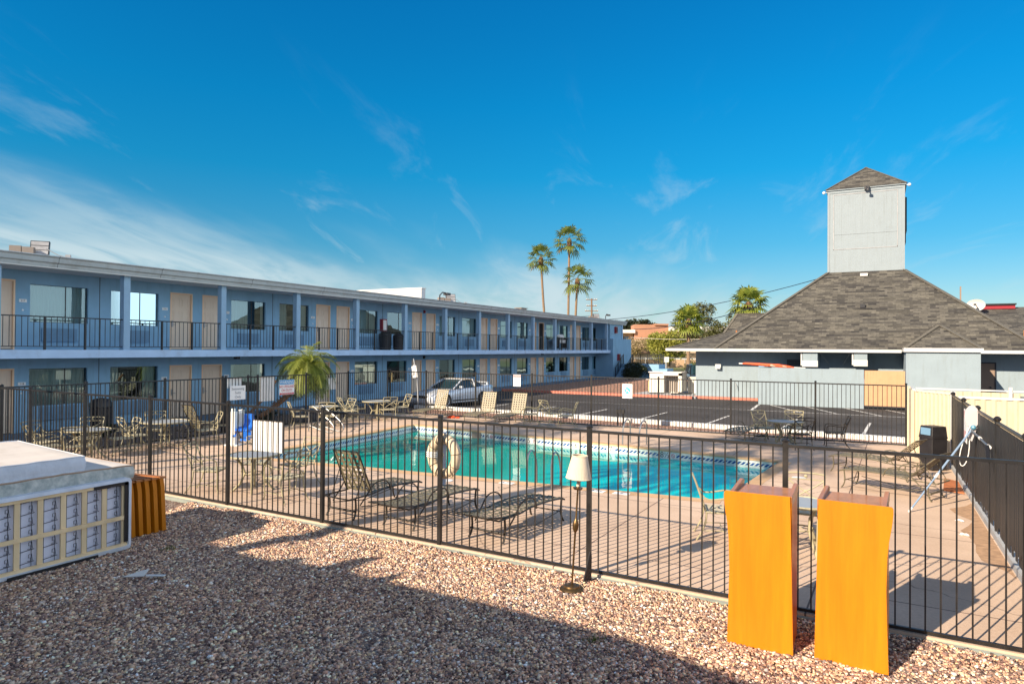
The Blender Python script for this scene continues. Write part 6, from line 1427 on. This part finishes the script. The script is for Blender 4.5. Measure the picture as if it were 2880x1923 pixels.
def leafy(name, loc, label, crown, leaf, n, size, seed, trunk=None, group=None, cat='tree', thin=.0, parts=None):
    """crown: list of (dx,dy,dz,rx,ry,rz) clumps filled with small leaf-sized faces"""
    t_ = thing(name, label, cat, loc, 0, group); rn = random.Random(seed)
    if trunk:
        b = MB(); r_, h = trunk; b.tube([(0, 0, 0), (.05*h, 0, h*.5), (0, .03*h, h)], [r_, r_*.8, r_*.6], 7)
        for c_ in crown: b.tube([(0, .03*h, h*.8), ((c_[0])*.6, c_[1]*.6, h+(c_[2]-h)*.6), (c_[0], c_[1], c_[2])], [r_*.45, r_*.25, r_*.08], 5)
        b.build('trunk', 'bark', t_)
    b = MB(); tot = sum(c[3]*c[4]*c[5] for c in crown)
    for c_ in crown:
        m_ = int(n*c_[3]*c_[4]*c_[5]/tot); subs = [(rn.gauss(0, .42), rn.gauss(0, .42), rn.gauss(0, .42)) for _ in range(14)]
        for k in range(m_):
            s = subs[rn.randrange(14)] ; q = [s[i]+rn.gauss(0, .24) for i in range(3)]; ln = math.sqrt(sum(v*v for v in q))
            if ln > 1.05: q = [v/ln*rn.uniform(.8, 1.08) for v in q]
            p = Vector((c_[0]+q[0]*c_[3], c_[1]+q[1]*c_[4], c_[2]+q[2]*c_[5])); d1 = Vector((rn.gauss(0, 1), rn.gauss(0, 1), rn.gauss(0, .7))).normalized(); d2 = d1.cross(Vector((rn.gauss(0, 1), rn.gauss(0, 1), rn.gauss(0, 1)))).normalized(); z = size*rn.uniform(.6, 1.4)
            b.add([p-d1*z*.5, p+d2*z*.32, p+d1*z*.5, p-d2*z*.32], [(0, 1, 2, 3)])
    b.build('crown', leaf, t_); return t_
x, y = at_(21.4, 92); leafy('palo_verde', (x, y, 0), 'yellow green feathery tree between the motel and the lone fan palm', [(-1.6*cth, -1.6*sth, 3.3, 1.9, 1.9, 1.8), (.3*cth, .3*sth, 4.0, 2.1, 2.1, 1.7), (1.7*cth, 1.7*sth, 3.1, 1.4, 1.6, 1.5), (-.4, 0, 2.0, 1.6, 1.6, 1.2)], 'verde_leaf', 9000, .26, 21, (.18, 1.7), 'broadleaf trees by the street')
x, y = at_(18.3, 100); leafy('bare_shrub', (x, y, 0), 'thin straw coloured shrub in front of the brick building', [(-1.0, 0, 2.9, 2.0, 1.6, 1.4), (1.0, .5, 3.5, 1.9, 1.6, 1.1)], 'tan_leaf', 2600, .22, 22, (.1, 1.5), 'broadleaf trees by the street')
x, y = at_(25.3, 78); leafy('mesquite_bush', (x-3.0, y, 0), 'dark olive bush near the street sign, left of the lobby', [(-1.2*cth, -1.2*sth, .9, 1.3, 1.3, .9), (.9*cth, .9*sth, 1.1, 1.5, 1.5, 1.1), (0, 0, 2.1, .9, .9, .8)], 'olive_leaf', 4200, .20, 23, (.08, .7), 'broadleaf trees by the street', 'shrub')
for i, (Xr, Z, cr, lf, n_, lb) in enumerate(((31.0, 110, [(-3, 0, 5.8, 2.6, 2.6, 2.6), (0, 0, 8.6, 2.3, 2.3, 2.0), (1, 0, 5.2, 3, 3, 2.6)], 'olive_leaf', 7000, 'olive tree with pointed top behind the lone fan palm'),
        (36.5, 108, [(0, 0, 8.0, 2.3, 2.3, 1.7), (-1.5, 0, 5.6, 2.8, 2.8, 2.3), (2, 0, 5.0, 2.6, 2.6, 2.2)], 'olive_leaf', 6500, 'brownish green tree at the left edge of the lobby wing roof'),
        (30.5, 88, [(0, 0, 3.9, 2.6, 2.2, 1.6), (2.6, 0, 4.2, 2.4, 2.0, 1.4), (-2.2, 0, 3.0, 1.7, 1.7, 1.4)], 'verde_leaf', 7000, 'pale green feathery tree just above the lobby eave'))):
    x, y = at_(Xr, Z); leafy('street_tree', (x, y, 0), lb, cr, lf, n_, .30, 30+i, (.22, 3), 'broadleaf trees by the street')
x, y = at_(23.5, 135); leafy('distant_hedge', (x, y, 0), 'band of dark green treetops beyond the far brick building', [(dx*cth, dx*sth, 7.4+.5*sin(dx), 2.2, 2.2, 1.1) for dx in (-3, -1, 1, 3, 5)], 'dark_leaf', 4000, .4, 40, None, None, 'trees')
leafy('shrub', (-20.1, 61.2, .0), 'dark rounded shrub at the foot of the motel stairs', [(0, 0, .75, 1.25, 1.35, .80), (.3, .9, .7, 1.0, 1.0, .7), (0, -.9, .6, .9, .9, .6)], 'dark_leaf', 5200, .12, 50, (.06, .3), None, 'shrub')
for i, (x, y) in enumerate(((-21.6, 12.5), (-20.8, 18.6), (-21.2, 22.3))):
    leafy('low_plant', (x, y, -.05), ['low dark plant in the shaded bed, nearest the motel bin', 'low dark plant in the bed just past the date palm', 'low dark plant at the far end of the shaded bed'][i], [(0, 0, .2, .45, .7, .22)], 'dark_leaf', 700, .09, 60+i, None, 'plants in the shaded bed', 'plant')

# ------------------------------------------------------------------ beyond the lot
def far_box(b, Xa, Xb, Z, dep, z0, z1):
    p = [Vector((*at_(Xa, Z), z0)), Vector((*at_(Xb, Z), z0)), Vector((*at_(Xb+.08*dep, Z+dep), z0)), Vector((*at_(Xa+.1*dep, Z+dep), z0))]; b.prism(p, (0, 0, z1-z0))
Z = 125
t_ = thing('brick_building', 'brick apartment block with low white-eaved wing far behind the lot', 'building', (*at_(24, Z), 0))
b = MB(); far_box(b, 22.6, 28.9, Z, 12, 0, 7.35); far_box(b, 26.3, 28.9, Z-.3, 12, 7.2, 7.5); b.build('brick_wall', 'far_brick', t_, world=True)
b = MB(); far_box(b, 19.3, 22.6, Z+1, 12, 0, 5.9); far_box(b, 22.0, 34, Z-2, 4, 0, 4.6); far_box(b, 28.9, 40, Z+1, 10, 0, 7.0); b.build('stucco_wall', 'far_stucco', t_, world=True)
b = MB(); far_box(b, 19.0, 22.7, Z-.5, 12, 5.75, 6.35); far_box(b, 28.9, 41, Z-.5, 12, 6.1, 7.0); b.build('eave', 'far_white', t_, world=True)
for xa in (19.8, 20.9): b = MB(); far_box(b, xa, xa+.85, Z+.7, .2, 3.9, 5.1); w_ = b.build('window', 'car_glass', t_, world=True); b = MB(); far_box(b, xa+.40, xa+.45, Z+.6, .1, 3.9, 5.1); b.build('frame', 'far_white', w_, world=True)
b = MB(); far_box(b, 22.6, 24.8, Z-4, 1.5, 3.4, 3.55); far_box(b, 19.0, 23, Z-4, 2, 1.7, 2.6); b.build('balcony', 'far_brown', t_, world=True)
t_ = thing('low_house', 'pale low house with brown roof edge behind the motel stair railing', 'house', (*at_(26, 110), 0))
b = MB(); far_box(b, 18.5, 38, 112, 6, 0, 2.2); b.build('wall', 'far_stucco', t_, world=True)
b = MB(); far_box(b, 18.3, 23.2, 111, 6, 2.1, 3.0); b.build('roof', 'far_brown', t_, world=True)
for xa in (24.2, 26.0, 27.4, 30.5): b = MB(); far_box(b, xa, xa+.7, 111.9, .1, .2, 2.0); b.build('door', 'far_white', t_, world=True)
t_ = thing('block_wall', 'long tan block wall along the lawn across the street', 'wall', (*at_(26, 104), 0))
b = MB(); far_box(b, 17, 60, 104, .2, -.02, 1.25); b.build('wall', 'far_block', t_, world=True); b = MB(); far_box(b, 17, 60, 103.95, .3, 1.25, 1.36); b.build('coping', 'far_white', t_, world=True)
t_ = thing('chain_fence', 'thin chain link fence with pipe posts across the street', 'fence', (*at_(22, 82), 0))
for Xr in (16.5, 19.3, 22.2, 25.0, 28): b = MB(); x, y = at_(Xr*.82, 80); b.tube([(x, y, 0), (x, y, 1.85)], .04, 6); b.build('post', 'concrete', t_, world=True)
b = MB(); b.tube([(*at_(12, 80), 1.8), (*at_(24, 80), 1.8)], .025, 5); b.build('top_rail', 'concrete', t_, world=True)
t_ = thing('road_sign', 'small square white road sign by the olive bush across the street', 'sign', (*at_(17.6, 77), 0), YAW)
b = MB(); b.tube([(0, 0, 0), (0, 0, 1.9)], .04, 6); b.build('post', 'concrete', t_); b = MB(); b.box(-.28, .28, -.05, -.04, 1.35, 1.95); b.build('plate', 'white_plastic', t_); b = MB(); b.beam((-.15, -.06, 1.5), (.1, -.06, 1.8), .01, .05); b.beam((0, -.06, 1.75), (.15, -.06, 1.6), .01, .05); b.build('symbol', 'concrete', t_)
t_ = thing('utility_pole', 'wooden utility pole with three crossarms behind the motel end', 'utility pole', (*at_(14.1, 120), 0), YAW)
b = MB(); b.tube([(.12, 0, 0), (0, 0, 11.7)], [.2, .14], 8); b.build('pole', 'wood_pole', t_)
for z, w_ in ((11.5, 1.0), (10.4, .9), (9.5, 1.15)):
    b = MB(); b.box(-w_, w_, -.06, .06, z-.06, z+.06); c_ = b.build('crossarm', 'wood_pole', t_); b = MB()
    for s in (-1, -.6, .6, 1): b.lathe([(.03, .06), (.07, .1), (.04, .2)], (s*w_*.92, 0, z), 6)
    b.build('insulators', 'cabinet', c_)
def wire(name, label, pts, r, m_='wire_dark', grp='overhead wires'): b = MB(); b.tube(pts, r, 4); tag(b.build(name, m_), label, 'wire', grp)
def sag(a, c_, s, n_=14): a, c_ = Vector(a), Vector(c_); return [a.lerp(c_, i/n_)+Vector((0, 0, -s*4*(i/n_)*(1-i/n_))) for i in range(n_+1)]
wire('overhead_wire', 'upper overhead wire rising from the motel end towards the lobby roof', sag((*at_(13.8, 118), 7.7), (*at_(43, 90), 13.0), 1.1), .045)
wire('overhead_wire', 'long overhead wire running left from the lobby past the utility pole', sag((*at_(-60, 130), 7.0), (*at_(14.1, 120), 8.6), .4), .035)
wire('overhead_wire', 'middle overhead wire crossing in front of the lone fan palm', sag((*at_(11.9, 66), 4.75), (*at_(19.5, 52), 6.4), .45), .03)
wire('overhead_wire', 'lowest overhead wire crossing the brick building and palm trunk', sag((*at_(14.0, 80), 4.2), (*at_(27, 80), 4.3), .25), .025, 'cabinet')

# ------------------------------------------------------------------ the building at our back: it shades the gravel in the foreground
t_ = thing('rear_motel_wing', 'motel wing standing behind the viewpoint, out of the picture', 'motel', (-3, -6, 0))
b = MB(); b.box(-30, 14, -14, -4.2, -.09, 5.2); b.build('wall', 'motel_stucco', t_, world=True)
k = 3.06/1.81; ks = 1.16/1.81
def caster(gx, gy, z): return (gx-ks*z, gy-k*z, z)
ez = 5.3
edge_pts = [(-40, 7.6), (-9.6, 6.7), (-8.6, 6.62), (-7.98, 6.54), (-7.57, 6.50), (-7.27, 6.54), (-7.05, 6.66), (-6.77, 6.65), (-6.53, 6.68), (-6.35, 6.74), (-6.11, 6.74), (-5.85, 6.65), (-5.6, 6.64), (-5.02, 6.63), (-4.23, 6.63), (-2.82, 6.57), (-1.92, 6.45), (-1.03, 6.17), (12, 3.4)]  # eave outline shaped to cast the wavy shade edge on the gravel
ep = [caster(x, y-.02, ez) for x, y in edge_pts]
b = MB(); b.prism([Vector(p) for p in ep] + [Vector((ep[-1][0], -15, ez)), Vector((ep[0][0], -15, ez))], (0, 0, -.25)); b.build('roof', 'roof_felt', t_, world=True)
for q in ([(-6.6, 6.6), (-6.5, 6.85), (-6.42, 7.1), (-6.12, 7.32), (-6.22, 7.02), (-6.16, 6.6)], [(-5.72, 6.6), (-5.6, 6.74), (-5.44, 7.04), (-5.47, 6.85), (-5.44, 6.6)], [(-7.25, 6.5), (-7.13, 6.72), (-7.03, 6.72), (-6.95, 6.5)]):
    b = MB(); b.prism([Vector(caster(x, y, ez+.02)) for x, y in q], (0, 0, .05)); b.build('shade_caster', 'roof_felt', t_, world=True)  # unseen tabs added at the eave to cast finger-shaped shadows on the gravel
print('objects', len(bpy.data.objects))
